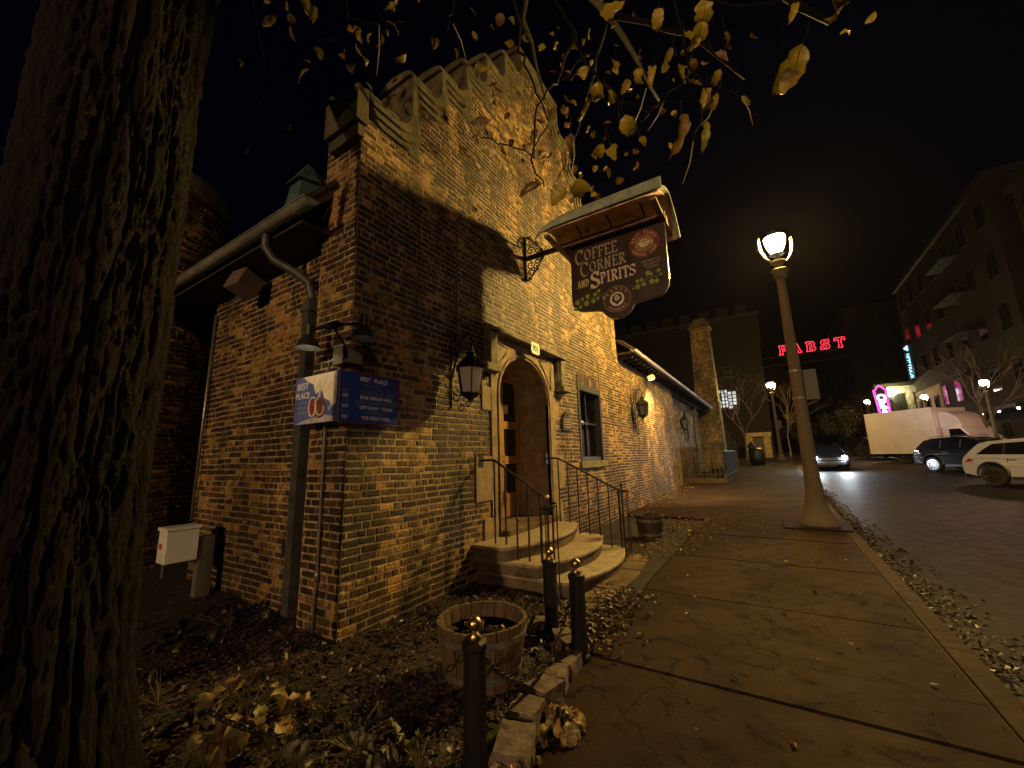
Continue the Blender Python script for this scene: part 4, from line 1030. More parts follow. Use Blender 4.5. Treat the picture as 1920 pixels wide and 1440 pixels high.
# ================================================================== street lanterns
M_POST = mat('aggregate_concrete', (.11,.09,.062), .9, noise_amt=1, col2=(.22,.18,.12), noise_scale=40, bump=.5, bump_scale=90)
M_BULB = mat('lamp_glow', (1,.9,.7), .5, emit=WARM, es=1)
def street_lamp(name, label, x, y, power, scale=1.0, label_group='harp street lamps along the street', tint=None):
    z = gz(y); t = thing(name, label, 'street lamp', (x, y, z), label_group); s = scale
    c = (x, y, z)
    mb = MB(); mb.lathe([(.34*s,0),(.34*s,.05),(.30*s,.12),(.215*s,.33),(.165*s,.58),(.145*s,.9),(.130*s,1.5),(.085*s,5.35*s),(.085*s,5.40*s)], c, 24)
    mb.build('post', M_POST, t, auto=40)
    mb = MB(); mb.lathe([(.087*s,5.38*s),(.13*s,5.41*s),(.13*s,5.45*s),(.11*s,5.48*s),(.16*s,5.56*s),(.175*s,5.60*s),(.12*s,5.64*s),(.07*s,5.68*s),(.09*s,5.76*s),(.15*s,5.80*s),(.15*s,5.84*s),(.06*s,5.86*s),(.05*s,5.94*s)], c, 24)
    cap = mb.build('capital', M_POST, t, auto=30)
    mb = MB()
    for a in (-.09, 0, .09, math.pi-.09, math.pi, math.pi+.09):
        u = Vector((math.cos(a+.5), math.sin(a+.5), 0))
        P = [Vector(c)+u*r*s+Vector((0,0,h*s)) for r, h in ((.12,5.80),(.20,5.86),(.28,5.96),(.34,6.10),(.365,6.25),(.36,6.42))]
        mb.tube(P, .008*s, 6)
    mb.build('harp', M_HOOP, t, smooth=True)
    e = D.materials.new('lantern_glow'); e.use_nodes = True; b = e.node_tree.nodes['Principled BSDF']
    b.inputs['Emission Color'].default_value = (*(tint or WARM), 1); b.inputs['Emission Strength'].default_value = power*LAMP_POWER; b.inputs['Base Color'].default_value = (0,0,0,1)
    mb = MB(); mb.lathe([(.03*s,6.02*s),(.09*s,6.045*s),(.145*s,6.13*s),(.19*s,6.25*s),(.212*s,6.37*s),(.205*s,6.42*s)], c, 20)
    mb.build('lantern', e, t, smooth=True)
    mb = MB(); mb.lathe([(.02*s,5.9*s),(.045*s,5.93*s),(.03*s,5.97*s),(.05*s,5.99*s),(.15*s,6.0*s),(.15*s,6.01*s),(.02*s,6.015*s)], c, 20); mb.build('lamp_base', M_HOOP, t, auto=30)
    mb = MB(); mb.lathe([(.220*s,6.415*s),(.215*s,6.44*s),(.16*s,6.50*s),(.07*s,6.56*s),(.02*s,6.62*s)], c, 16); mb.build('lamp_cap', M_HOOP, t, auto=30)
    for hz in (2.62, 3.22):
        rr_ = .133*s-(hz/s-1.5)*.0117*s; mb = MB(); mb.lathe([(rr_,hz),(rr_+.008,hz),(rr_+.008,hz+.035),(rr_,hz+.035)], c, 20); mb.build('band', M_HOOP, t, auto=30)
    mb = MB(); mb.box(x+.13*s, x+.36*s, y+.03, y+.04, z+2.6*s, z+3.25*s); mb.build('sign_plate', mat('sign_back', (.05,.045,.04), .5), t)
    mb = MB(); mb.box(x-.62*s, x+.47*s, y-.6*s, y+.6*s, z-.05, z+.022); mb.build('footing', M_WALK, t, bevel=.01)
    return t
street_lamp('street_lamp', 'tall concrete harp lamp standing on the kerb beside the near road', .62, 10.6, 2900)
street_lamp('street_lamp', 'smaller lit harp lamp farther along the pavement on the building side', .50, 39.8, 1200)
street_lamp('street_lamp', 'lit harp lamp on the pavement behind the viewer', .48, -17.5, 3900, tint=(1,.62,.29))
street_lamp('street_lamp', 'lit harp lamp across the street behind the viewer', 9.2, -8.5, 680, tint=(1,.64,.40))  # lamp added out of view to lift the shadowed front wall
for i, (x, y, l, sc) in enumerate(((9.35, 29.6, 'low lit harp lamp behind the parked white car across the street', .66), (9.4, 39.2, 'low lit harp lamp rising behind the white box truck', .68), (9.35, 58, 'farthest lit harp lamp beside the pink neon sign', .88))):
    street_lamp('street_lamp', l, x, y, 320, sc, tint=(1,.60,.42))

# ================================================================== bollards and chains
def bollard(x, y, z, label):
    t = thing('bollard', label, 'bollard', (x, y, z), 'black bollards along the garden edge')
    mb = MB(); mb.lathe([(.085,-.12),(.085,.03),(.066,.05),(.064,.60),(.072,.605),(.072,.635),(.05,.65)], (x,y,z), 8, a0=.3); mb.build('post', M_IRON, t, bevel=.004)
    mb = MB(); mb.lathe([(.03,.645),(.045,.655),(.02,.675),(.018,.69)], (x,y,z), 16); mb.sphere((x,y,z+.722), .040, 20, 14); mb.build('finial', M_GOLD, t, smooth=True)
    return t
B1, B2, B3 = (-1.475,1.87), (-1.50,3.27), (-1.90,3.56)
bollard(*B1, .0, 'black bollard with brass ball nearest the viewer in front of the barrel')
bollard(*B2, .0, 'black bollard at the corner of the stone edging nearer the pavement')
bollard(*B3, .0, 'black bollard standing behind the corner one towards the wall')
def chain(p, q, sag, label):
    p, q = Vector(p), Vector(q); mb = MB(); L_ = (q-p).length*1.08+sag*.8; n = int(L_/.034)
    f = lambda t_: p.lerp(q, t_)-Vector((0,0,sag*4*t_*(1-t_)))
    for i in range(n):
        t0 = (i+.5)/n; c = f(t0); d = (f(min(1,t0+.01))-f(max(0,t0-.01))).normalized()
        s1 = d.cross(Vector((0,0,1))); s1 = s1.normalized() if s1.length > .1 else Vector((1,0,0)); s2 = d.cross(s1)
        w_ = s1 if i % 2 else s2
        mb.tube([c+d*.024*math.cos(a)+w_*.013*math.sin(a) for a in np.linspace(0, 2*math.pi, 11)], .0042, 5, cap=False)
    o = mb.build('chain', M_IRON, loc=tuple(p), smooth=True); tag(o, label, 'chain', 'chains slung between the bollards')
chain((B1[0],B1[1]+.06,.56), (B2[0],B2[1]-.06,.56), .36, 'sagging chain from the nearest bollard towards the corner bollard')
chain((B1[0]-.06,B1[1]-.02,.56), (-2.75,1.15,.30), .24, 'chain running from the nearest bollard back towards the tree')
chain((B2[0]-.03,B2[1]+.05,.50), (B3[0]+.04,B3[1]-.03,.50), .20, 'short chain between the two far bollards')

# ================================================================== barrel planters
def barrel(x, y, z, r0, r1, h, label, mt=M_WOOD):
    t = thing('barrel_planter', label, 'planter', (x, y, z), 'half-barrel planters'); n = 20
    mb = MB()
    for i in range(n):
        a0, a1 = 2*math.pi*i/n+.012, 2*math.pi*(i+1)/n-.012; hh = h+R.uniform(-.004,.004)
        vs = []
        for rr_, zz in ((r0,0),(r1,hh)):
            for th in (0, -.03):
                for a in (a0, a1): vs.append((x+(rr_+th)*math.cos(a), y+(rr_+th)*math.sin(a), z+zz))
        mb.add(vs, [(0,1,5,4),(2,6,7,3),(4,5,7,6),(0,4,6,2),(1,3,7,5),(0,2,3,1)])
    mb.build('staves', mt, t, bevel=.004)
    for f in (.18, .74):
        mb = MB(); rr_ = r0+(r1-r0)*f+.004; rr2 = r0+(r1-r0)*(f+.10)+.004
        mb.lathe([(rr_,h*f),(rr2,h*(f+.10)),(rr2-.012,h*(f+.10)),(rr_-.012,h*f)], (x,y,z), 48); mb.build('hoop', M_HOOP, t, auto=30)
    mb = MB(); k = 24
    for j in range(8):
        rr_ = (r1-.035)*j/7
        for i in range(k):
            a = 2*math.pi*i/k; px_, py_ = x+rr_*math.cos(a), y+rr_*math.sin(a); mb.v.append((px_, py_, z+h*.72+.03*noise.noise((px_*9,py_*9,2))))
    for j in range(7):
        for i in range(k): mb.f.append((j*k+i, j*k+(i+1)%k, (j+1)*k+(i+1)%k, (j+1)*k+i))
    mb.build('soil', M_SOIL, t, smooth=True)
    return t
barrel(-2.02, 2.66, .0, .275, .345, .42, 'wooden half-barrel planter behind the nearest bollard')
barrel(-2.12, 8.05, gz(8), .20, .27, .44, 'dark half-barrel planter on the leaves beyond the steps', mat('dark_barrel', (.045,.026,.016), .7, noise_amt=.6, noise_scale=12, bump=.4))

# ================================================================== stone edging of the bed
M_COB = mat('granite_sett', (.055,.038,.028), .8, noise_amt=1, col2=(.15,.11,.085), noise_scale=10, bump=.8, bump_scale=25)
labs = ['large rough sett beside the nearest bollard','second rough sett of the garden edging','third rough sett of the garden edging','fourth rough sett, tilted outwards','fifth rough sett of the garden edging','small sett before the corner bollard','sett touching the corner bollard','sett behind the corner bollard','rearmost sett beside the far bollard']
for i, (x, y, l, w_, h, rz) in enumerate(((-1.36,2.06,.15,.11,.15,.35),(-1.46,2.36,.11,.10,.14,.1),(-1.47,2.60,.11,.11,.16,-.2),(-1.49,2.83,.10,.09,.13,.3),(-1.50,3.02,.08,.09,.13,.0),(-1.52,3.18,.07,.08,.10,.2),(-1.62,3.36,.09,.08,.12,-.6),(-1.76,3.48,.09,.08,.11,-.9),(-2.02,3.62,.09,.08,.12,-1.1))):
    bm = MB(); n = 7; k = 0
    l *= .93; w_ *= .88; h *= .85; ax = Vector((math.sin(rz)*-1, math.cos(rz), 0)); ay = Vector((math.cos(rz), math.sin(rz), 0))
    # rough block: subdivided cube pushed towards a rounded box and roughened
    for f_ in range(6):
        for a in range(n):
            for b_ in range(n):
                u, v = -1+2*a/(n-1), -1+2*b_/(n-1)
                p = [(u,v,1),(v,u,-1),(1,u,v),(-1,v,u),(v,1,u),(u,-1,v)][f_]
                q = Vector(p); q = q*(.80+.20/max(.01, (abs(q.x)**6+abs(q.y)**6+abs(q.z)**6)**(1/6.)))*.97
                d = noise.noise((q.x*1.3+i*7, q.y*1.3, q.z*1.3))*.16+noise.noise((q.x*4+i*7, q.y*4, q.z*4))*.05
                q = q*(1+d)
                w3 = Vector((x, y, h*.35))+ax*q.x*l+ay*q.y*w_+Vector((0,0,1))*q.z*h*.62
                bm.v.append(tuple(w3))
        for a in range(n-1):
            for b_ in range(n-1):
                o_ = f_*n*n; bm.f.append((o_+a*n+b_, o_+(a+1)*n+b_, o_+(a+1)*n+b_+1, o_+a*n+b_+1))
    o = bm.build('edging_stone', M_COB, loc=(x, y, 0), auto=50); tag(o, labs[i], 'edging stone', 'rough stones edging the garden bed')

# ================================================================== leaves
def leaf_mat(name, cols, rough=.5, trans=.25):
    m = D.materials.new(name); m.use_nodes = True; n = m.node_tree.nodes; L = m.node_tree.links; b = n['Principled BSDF']
    at = n.new('ShaderNodeAttribute'); at.attribute_name = 'bv'; r = n.new('ShaderNodeValToRGB'); e = r.color_ramp.elements
    e[0].color = (*cols[0], 1); e[-1].color = (*cols[-1], 1)
    for i, c in enumerate(cols[1:-1]): q = e.new((i+1)/(len(cols)-1)); q.color = (*c, 1)
    geo = n.new('ShaderNodeNewGeometry'); nz = n.new('ShaderNodeTexNoise'); nz.inputs['Scale'].default_value = 22; nz.inputs['Detail'].default_value = 5
    L.new(geo.outputs['Position'], nz.inputs['Vector'])
    a = n.new('ShaderNodeMath'); a.operation = 'MULTIPLY_ADD'; a.inputs[1].default_value = .9; a.inputs[2].default_value = -.45; L.new(nz.outputs['Fac'], a.inputs[0])
    s = n.new('ShaderNodeMath'); s.operation = 'ADD'; s.use_clamp = True; L.new(at.outputs['Fac'], s.inputs[0]); L.new(a.outputs[0], s.inputs[1])
    L.new(s.outputs[0], r.inputs[0]); L.new(r.outputs[0], b.inputs['Base Color']); b.inputs['Roughness'].default_value = rough
    tr = n.new('ShaderNodeBsdfTranslucent'); L.new(r.outputs[0], tr.inputs[0]); mx = n.new('ShaderNodeMixShader'); mx.inputs[0].default_value = trans
    out = n['Material Output']; L.new(b.outputs[0], mx.inputs[1]); L.new(tr.outputs[0], mx.inputs[2]); L.new(mx.outputs[0], out.inputs[0])
    return m
M_DIMLEAF = leaf_mat('dim_leaf', [(.012,.008,.004),(.03,.021,.008),(.027,.033,.009),(.066,.054,.018)], .5, .15)  # darker leaf copy, with the shade on the minor plants in its colour
M_LEAF = leaf_mat('yellow_leaf', [(.03,.015,.005),(.10,.06,.008),(.16,.115,.01),(.075,.075,.012),(.22,.155,.025)], .42, .35)
M_LITTER = leaf_mat('litter_leaf', [(.018,.009,.004),(.045,.023,.009),(.085,.045,.016),(.16,.10,.045),(.32,.25,.14)], .55, .1)
M_LITTER2 = leaf_mat('damp_leaf', [(.008,.005,.003),(.02,.012,.006),(.04,.023,.011),(.085,.058,.027)], .5, .05)  # darker litter copy, with the bed's shade and gutter's dimness in its colour
M_DRY = leaf_mat('dried_leaf', [(.06,.028,.01),(.17,.09,.025),(.30,.19,.05),(.10,.10,.025),(.34,.26,.12)], .5, .2)
def leaf(mb, c, L_, W, d, nrm, fold=.3, curl=.4, val=.5, n=6, wav=.06, seed=0):
    """ovate leaf: base at c, pointing along d, upper side nrm; folded on its midrib, curled along its length"""
    d = Vector(d).normalized(); nrm = Vector(nrm); nrm = (nrm-d*nrm.dot(d)); nrm = nrm.normalized() if nrm.length > 1e-4 else Vector((0,0,1)); s = d.cross(nrm)
    k = len(mb.v); P = Vector(c); ang = 0; step = L_/n; prev = P.copy()
    rn = random.Random(seed)
    for i in range(n+1):
        t = i/n; w_ = W*(math.sin(math.pi*min(1, t**.72))**.8)*(1 if t < 1 else 0)
        if t < .01: w_ = W*.16
        if n >= 8 and 0 < i < n: w_ *= rn.uniform(.72, 1.16)
        dd = d*math.cos(ang)-nrm*math.sin(ang); nn = nrm*math.cos(ang)+d*math.sin(ang)
        wv = rn.uniform(-wav, wav)*L_; wv2 = rn.uniform(-wav, wav)*L_
        cf_, sf_ = math.cos(fold), math.sin(fold)
        mb.v += [tuple(prev), tuple(prev+s*w_*.5*cf_+nn*(w_*.5*sf_+wv)), tuple(prev-s*w_*.5*cf_+nn*(w_*.5*sf_+wv2))]
        prev = prev+dd*step; ang += curl/n*2
    for i in range(n):
        a, b_ = k+3*i, k+3*i+3
        mb.f += [(a, b_, b_+1, a+1), (a, a+2, b_+2, b_)]; mb.a += [val, val]
    return mb
# fallen leaves: scattered small curled shapes
rs = np.random.RandomState(5)
def litter(pts, smin, smax, name, mt=M_LITTER, n=3, lift=.004):
    mb = MB()
    for (x, y, z) in pts:
        a = rs.uniform(0, 2*math.pi); tl = rs.uniform(-.5, .5); s = rs.uniform(smin, smax)
        leaf(mb, (x, y, z+lift+rs.uniform(0, .02)), s, s*rs.uniform(.45,.8), (math.cos(a), math.sin(a), tl*.5), (rs.uniform(-.5,.5), rs.uniform(-.5,.5), 1), rs.uniform(.1,.9), rs.uniform(-.2,.9), rs.beta(1.3,2.2), n, .12, int(rs.randint(1e6)))
    return kind(mb.build(name, mt), 'stuff')
pts = []
while len(pts) < 3000:      # the gutter
    y = rs.uniform(1.2, 26)**1.0; wdt = .16+.16*max(0, noise.noise((0, y*.7, 4)))+.10*(y < 12)
    x = 1.14+abs(rs.normal(0, wdt)); 
    if x > 1.75: continue
    pts.append((x, y, gz(y)-.133+max(0,.05-.12*(x-1.14))*rs.rand()))
litter(pts, .025, .08, 'gutter_leaves', M_LITTER2)
pts = []
while len(pts) < 2000:      # round the foot of the steps, the second barrel and along the wall
    r_ = rs.rand()
    if r_ < .42: a = rs.uniform(3.35, 5.1); x = -1.62-.05*(a-3.3)+rs.normal(0, .17); y = a; 
    elif r_ < .80: y = rs.uniform(6.5, 10.8); x = -2.0+rs.normal(0, .42)+.12*(y-8)
    else: y = rs.uniform(10, 19); x = -3.3+abs(rs.normal(0, .25))
    if x < -3.4 or (x < -2.0 and 4.3 < y < 6.6): continue
    pts.append((x, y, gz(y)+.004+.03*rs.rand()))
litter(pts, .025, .085, 'doorstep_leaves')
pts = [(rs.uniform(-1.4, .95), rs.uniform(1.5, 30)**1.0, 0) for _ in range(330)]
pts = [(x, y, gz(y)) for x, y, _ in pts]
litter(pts, .02, .065, 'scattered_leaves')
pts = []
while len(pts) < 1500:      # on the bed
    x, y = rs.uniform(-7, -1.6), rs.uniform(.2, 4.3)
    if y > 2.4 and x < -3.4: continue
    if (x+2.0)**2+(y-2.66)**2 < .1: continue
    pts.append((x, y, gz(y)+.03+.045*noise.noise((x*1.7,y*1.7,1))))
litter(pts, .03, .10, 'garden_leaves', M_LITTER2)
# bark chips of the mulch
mb = MB()
for _ in range(9000):
    x = rs.uniform(-4.6, -1.6); y = rs.uniform(.6, 4.3)
    if y > 2.42 and x < -3.45: continue
    s = rs.uniform(.004, .016); a = rs.uniform(0, 6.28); z = gz(y)+.012+.05*noise.noise((x*1.7, y*1.7, 1))+rs.uniform(.0, .03)
    u = Vector((math.cos(a), math.sin(a), rs.uniform(-.4,.4)))*s; v = Vector((-math.sin(a), math.cos(a), rs.uniform(-.3,.3)))*s*.45
    mb.obox((x, y, z), u, v, u.cross(v).normalized()*s*.3)
kind(mb.build('mulch', mat('bark_chip', (.025,.012,.007), .6, noise_amt=1, col2=(.11,.06,.035), noise_scale=30)), 'stuff')
# withered big-leaved plant in the foreground
def dry_plant(name, label, c, n, L0, L1, spread, h, seed, group=None, mt=M_DRY, green=.5):
    q = random.Random(seed); t = thing(name, label, 'plant', c, group); mb = MB(); sm = MB()
    for i in range(n):
        a = q.uniform(0, 2*math.pi); r_ = spread*math.sqrt(q.random()); hh = h*(1-.6*r_/spread)*q.uniform(.6,1.1)
        base = Vector(c); tip = base+Vector((math.cos(a)*r_, math.sin(a)*r_, hh))
        mid = base.lerp(tip, .5)+Vector((0,0,hh*.25)); sm.tube([base, mid, tip], [.004,.003,.002], 5)
        L_ = q.uniform(L0, L1); out_ = Vector((math.cos(a+q.uniform(-.7,.7)), math.sin(a+q.uniform(-.7,.7)), q.uniform(-.9,.1)))
        leaf(mb, tip, L_, L_*q.uniform(.5,.8), out_, (q.uniform(-.3,.3), q.uniform(-.3,.3), 1), q.uniform(.15,.9), q.uniform(.3,1.7), min(1, max(0, q.gauss(green, .3))), 8, .15, q.randint(0, 10**6))
    sm.build('stems', mat('dry_stem', (.07,.05,.022), .6), t); mb.build('leaves', mt, t, smooth=True)
    return t
dry_plant('withered_plant', 'large withered plant with curled yellow leaves in front of the tree', (-2.86,1.40,.03), 24, .10, .20, .26, .34, 3, 'withered plants in the bed')
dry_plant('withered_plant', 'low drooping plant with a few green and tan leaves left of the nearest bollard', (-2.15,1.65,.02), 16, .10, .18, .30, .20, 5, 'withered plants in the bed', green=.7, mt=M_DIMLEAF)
dry_plant('withered_plant', 'yellow-green leaf tuft at the foot of the nearest bollard', (-1.72,1.72,.02), 18, .07, .13, .22, .16, 6, 'withered plants in the bed', green=.6, mt=M_DIMLEAF)
dry_plant('withered_plant', 'crumpled brown dead plant lying against the stone edging on the pavement', (-1.27,2.42,.02), 26, .08, .15, .11, .10, 7, 'withered plants in the bed', green=.75)
dry_plant('withered_plant', 'small spiky tuft with a red leaf below the edging stones', (-1.30,1.95,.02), 16, .06, .12, .12, .12, 8, 'withered plants in the bed', green=.6)
dry_plant('withered_plant', 'dead plant between the barrel and the steps', (-2.35,3.75,.02), 22, .06, .12, .35, .22, 9, 'withered plants in the bed', green=.4, mt=M_DIMLEAF)
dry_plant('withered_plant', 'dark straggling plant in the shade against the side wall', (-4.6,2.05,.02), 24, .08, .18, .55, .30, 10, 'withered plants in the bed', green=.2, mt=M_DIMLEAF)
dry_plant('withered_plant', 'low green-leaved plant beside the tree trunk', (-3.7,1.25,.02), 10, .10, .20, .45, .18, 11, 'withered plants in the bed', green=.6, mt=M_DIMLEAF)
dry_plant('barrel_plant', 'withered stems and leaves inside the near barrel planter', (-2.02,2.66,.29), 14, .05, .10, .2, .10, 12, green=.5)

# ================================================================== the big tree
tree = thing('catalpa_tree', 'big rough-barked tree in the left foreground with yellow leaves hanging over the street', 'tree', (-2.75,.5,0))
def bark_mat():
    m = D.materials.new('bark'); m.use_nodes = True; n = m.node_tree.nodes; L = m.node_tree.links; b = n['Principled BSDF']
    at = n.new('ShaderNodeAttribute'); at.attribute_name = 'ridge'; geo = n.new('ShaderNodeNewGeometry')
    nz = n.new('ShaderNodeTexNoise'); nz.inputs['Scale'].default_value = 7; nz.inputs['Detail'].default_value = 8; L.new(geo.outputs['Position'], nz.inputs['Vector'])
    r = n.new('ShaderNodeValToRGB'); e = r.color_ramp.elements; e[0].color = (.0014,.0008,.0006,1); e[1].color = (.0080,.0036,.0024,1); e[0].position = .25; e[1].position = .75
    L.new(nz.outputs['Fac'], r.inputs[0])
    L.new(r.outputs[0], b.inputs['Base Color']); b.inputs['Roughness'].default_value = .8; b.inputs['Specular IOR Level'].default_value = .2
    b2 = n.new('ShaderNodeTexNoise'); b2.inputs['Scale'].default_value = 50; b2.inputs['Detail'].default_value = 8; b2.inputs['Roughness'].default_value = .7
    mp = n.new('ShaderNodeMapping'); mp.inputs['Scale'].default_value = (1.4,1.4,.5); L.new(geo.outputs['Position'], mp.inputs[0]); L.new(mp.outputs[0], b2.inputs['Vector'])
    bp = n.new('ShaderNodeBump'); bp.inputs['Strength'].default_value = 1; bp.inputs['Distance'].default_value = .02; L.new(b2.outputs['Fac'], bp.inputs['Height']); L.new(bp.outputs[0], b.inputs['Normal'])
    return m
M_BARK = bark_mat()
def bark_disp(a, z, s=1.0):
    # braided furrows running up the trunk
    x, y = math.cos(a), math.sin(a)
    w1 = noise.noise((x*2.2, y*2.2, z*.9))*1.1
    vd = noise.voronoi((x*4.6+w1*.35+.25*noise.noise((x*9, y*9, z*3)), y*4.6-w1*.35, z*1.05+.3*noise.noise((x*6, y*6, z*2+5))))[0]
    r1 = min(1.0, (vd[1]-vd[0])*2.6)
    r2 = abs(noise.noise((x*13+w1, y*13+4, z*6.5+7)))
    r3 = noise.noise((x*30, y*30, z*14)); r4 = noise.noise((x*58, y*58, z*40))
    return s*(.040*(r1**.6)-.026+.012*(1-2*r2)+.010*r3+.008*r4)
NA, NZ = 380, 430; v = np.empty((NZ, NA, 3)); H = 5.2
mb = MB()
for j in range(NZ):
    z = -.2+(H+.2)*(j/(NZ-1))
    base = .325+.16*math.exp(-max(0, z+.1)*2.6)-.006*z
    if z > 4.0: base += .05*(z-4)
    for i in range(NA):
        a = 2*math.pi*i/NA
        root = .10*math.exp(-max(0, z)*3.0)*max(0, math.cos(a*4+.6))
        r_ = base+root+bark_disp(a, z)
        mb.v.append((-2.76+r_*math.cos(a), .44+r_*math.sin(a), z))
for j in range(NZ-1):
    for i in range(NA):
        i2 = (i+1) % NA; mb.f.append((j*NA+i, j*NA+i2, (j+1)*NA+i2, (j+1)*NA+i))
trk = mb.build('trunk', M_BARK, tree, smooth=True)
limbs = MB(); rb = random.Random(21)
def limb(p, r, tw=8):
    P = [Vector(q) for q in p]; out_ = []; rad_ = []
    n = len(P)-1
    for i in range(n):
        for k_ in range(4):
            t = k_/4; q = P[i].lerp(P[i+1], t); out_.append(q+Vector((rb.uniform(-1,1), rb.uniform(-1,1), rb.uniform(-1,1)))*.02*(1 if i+k_ else 0)); rad_.append(r[i]+(r[i+1]-r[i])*t)
    out_.append(P[-1]); rad_.append(r[-1]); limbs.tube(out_, rad_, tw); return out_
limb([(-2.75,.5,4.9),(-2.3,.9,5.6),(-1.6,1.6,6.2),(-.8,2.5,6.3),(.1,3.4,6.0),(.9,4.1,5.4)], [.24,.17,.12,.08,.05,.025], 12)
limb([(-1.6,1.6,6.2),(-1.5,3.0,7.2),(-1.2,4.6,7.6),(-.9,6.2,7.4)], [.11,.08,.05,.02], 10)
limb([(-1.5,3.0,7.2),(-2.2,4.0,7.6),(-2.5,5.2,7.5)], [.06,.04,.015], 8)
limb([(-1.2,4.6,7.6),(-.3,5.2,7.3),(.3,6.0,6.9)], [.04,.03,.012], 8)
limb([(-2.8,.5,4.9),(-3.3,.3,5.9),(-3.6,.6,7.2),(-3.4,1.4,8.6)], [.24,.18,.12,.05], 12)
limb([(-2.7,.4,4.9),(-2.2,-.4,6.0),(-1.4,-1.2,7.2)], [.2,.13,.05], 12)
# unproject helper used once to lay out the hanging twigs as world points
def W_(u, v_, dep):
    d = cf+cr*((u-960)/750)+cu*((720-v_)/750); return Vector((0,0,1.6))+d*dep
TW = [  # (list of (u, v, depth)), radius
 ([(1010,-60,3.0),(1075,60,2.9),(1100,130,2.8),(1150,180,2.7),(1215,210,2.7)], .012),
 ([(1075,60,2.9),(1045,150,2.75),(1010,200,2.7),(1000,300,2.6),(1020,350,2.5)], .010),
 ([(960,-50,3.0),(975,90,2.9),(1000,160,2.8),(1030,230,2.7)], .012),
 ([(1250,-80,2.7),(1270,40,2.6),(1300,130,2.5),(1330,190,2.45),(1300,260,2.4)], .012),
 ([(1300,130,2.5),(1240,190,2.5),(1200,230,2.5)], .006),
 ([(1370,160,2.5),(1390,200,2.5),(1412,240,2.5)], .004),
 ([(1380,170,2.5),(1440,210,2.5)], .004),
 ([(1480,-80,2.2),(1475,30,2.1),(1472,90,2.0)], .005),
 ([(1320,0,2.6),(1450,10,2.4),(1560,-10,2.2)], .006),
 ([(640,-40,3.2),(655,30,3.1),(720,50,3.0),(760,40,3.0)], .006),
 ([(560,60,3.2),(600,80,3.1),(640,70,3.1)], .004),
 ([(600,300,3.3),(620,270,3.2),(600,210,3.2)], .004),
 ([(860,-60,3.0),(850,20,2.9),(838,60,2.9)], .005),
 ([(1100,130,2.8),(1050,150,2.8),(1090,110,2.8),(1130,95,2.8)], .005),
 ([(1030,230,2.7),(1000,290,2.6),(940,270,2.6),(900,258,2.6)], .006),
 ([(1150,180,2.7),(1180,270,2.7),(1200,290,2.7)], .004),
 ([(1215,210,2.7),(1240,200,2.6),(1330,190,2.45),(1385,120,2.4)], .006),
 ([(480,200,3.0),(500,120,3.1),(470,-30,3.2)], .008),
]
for pts_, r_ in TW:
    P = [W_(*p) for p in pts_]; limb(P, [r_*(1-.6*i/(len(P)-1)) for i in range(len(P))], 6)
# tie the twigs into the limb above
for (u, v_, d_), tgt in (((1010,-60,3.0),(-1.2,2.0,6.25)),((960,-50,3.0),(-1.6,1.6,6.2)),((1250,-80,2.7),(-.6,2.7,6.25)),((1480,-80,2.2),(.1,3.4,6.0)),((1560,-10,2.2),(.4,3.6,5.8)),((640,-40,3.2),(-2.3,.9,5.6)),((860,-60,3.0),(-1.6,1.6,6.2)),((470,-30,3.2),(-2.6,.7,5.2))):
    a = W_(u, v_, d_); b_ = Vector(tgt); limb([b_, a.lerp(b_, .5)+Vector((.05,.05,.1)), a], [.02,.014,.010], 6)
lv = MB()
LV = [ # u, v, depth, length, width, direction on the picture in degrees (0 right, -90 down), yellowness
 (1150,5,2.5,.20,.16,-100,.45),(1235,15,2.6,.13,.08,-95,.5),(1318,0,2.6,.17,.12,-92,.6),(1318,40,2.5,.12,.10,-100,.55),(1285,60,2.5,.10,.08,-80,.5),(1310,70,2.5,.09,.07,-120,.5),
 (1505,85,1.95,.22,.15,-110,.55),(1490,130,1.95,.14,.10,-120,.3),(1490,5,2.3,.12,.05,-105,.5),(1278,215,2.35,.26,.09,-93,.15),(1325,228,2.4,.19,.05,-98,.7),
 (1225,125,2.6,.14,.07,-110,.5),(1250,115,2.6,.10,.06,-105,.6),(1270,120,2.5,.13,.07,-70,.6),(1200,130,2.6,.09,.08,-110,.45),(1095,125,2.7,.09,.07,-95,.5),(1170,218,2.6,.15,.10,-75,.6),
 (1130,270,2.6,.14,.08,-115,.5),(1145,275,2.6,.14,.09,-80,.55),(1085,335,2.4,.14,.12,-80,.55),(1060,350,2.4,.13,.13,-130,.4),(1015,345,2.5,.16,.07,-160,.0),(920,225,2.6,.15,.06,-170,.0),
 (1325,165,2.45,.14,.09,-100,.5),(1345,175,2.45,.12,.07,-110,.4),(1120,155,2.7,.12,.11,-90,.35),(1140,170,2.7,.10,.08,-60,.35),(1040,215,2.6,.11,.05,-110,.8),(1290,150,2.5,.11,.06,-60,.2),
 (725,42,3.0,.12,.04,0,.75),(745,0,3.0,.14,.05,-130,.75),(570,0,3.1,.14,.10,-60,.6),(590,12,3.1,.12,.07,-100,.6),(600,90,3.1,.10,.05,-90,.9),(465,280,3.2,.10,.06,-90,.8),(655,340,3.0,.13,.05,-110,.65),(590,320,3.1,.15,.06,-60,.7),
 (1560,0,2.0,.18,.08,-15,.25),(1340,100,2.5,.10,.07,-40,.1),(1360,60,2.5,.10,.06,-60,.1),(1070,250,2.5,.10,.05,-90,0),(1005,240,2.7,.11,.06,-100,0),(1200,255,2.6,.08,.05,-60,.3),
 (1180,150,2.65,.10,.06,-120,.3),(1260,90,2.6,.09,.06,-110,.35),(1300,110,2.5,.09,.07,-80,.25),(1350,130,2.45,.10,.06,-110,.2),(1100,190,2.7,.09,.05,-100,.15),(1155,115,2.7,.08,.05,-95,.2),
]
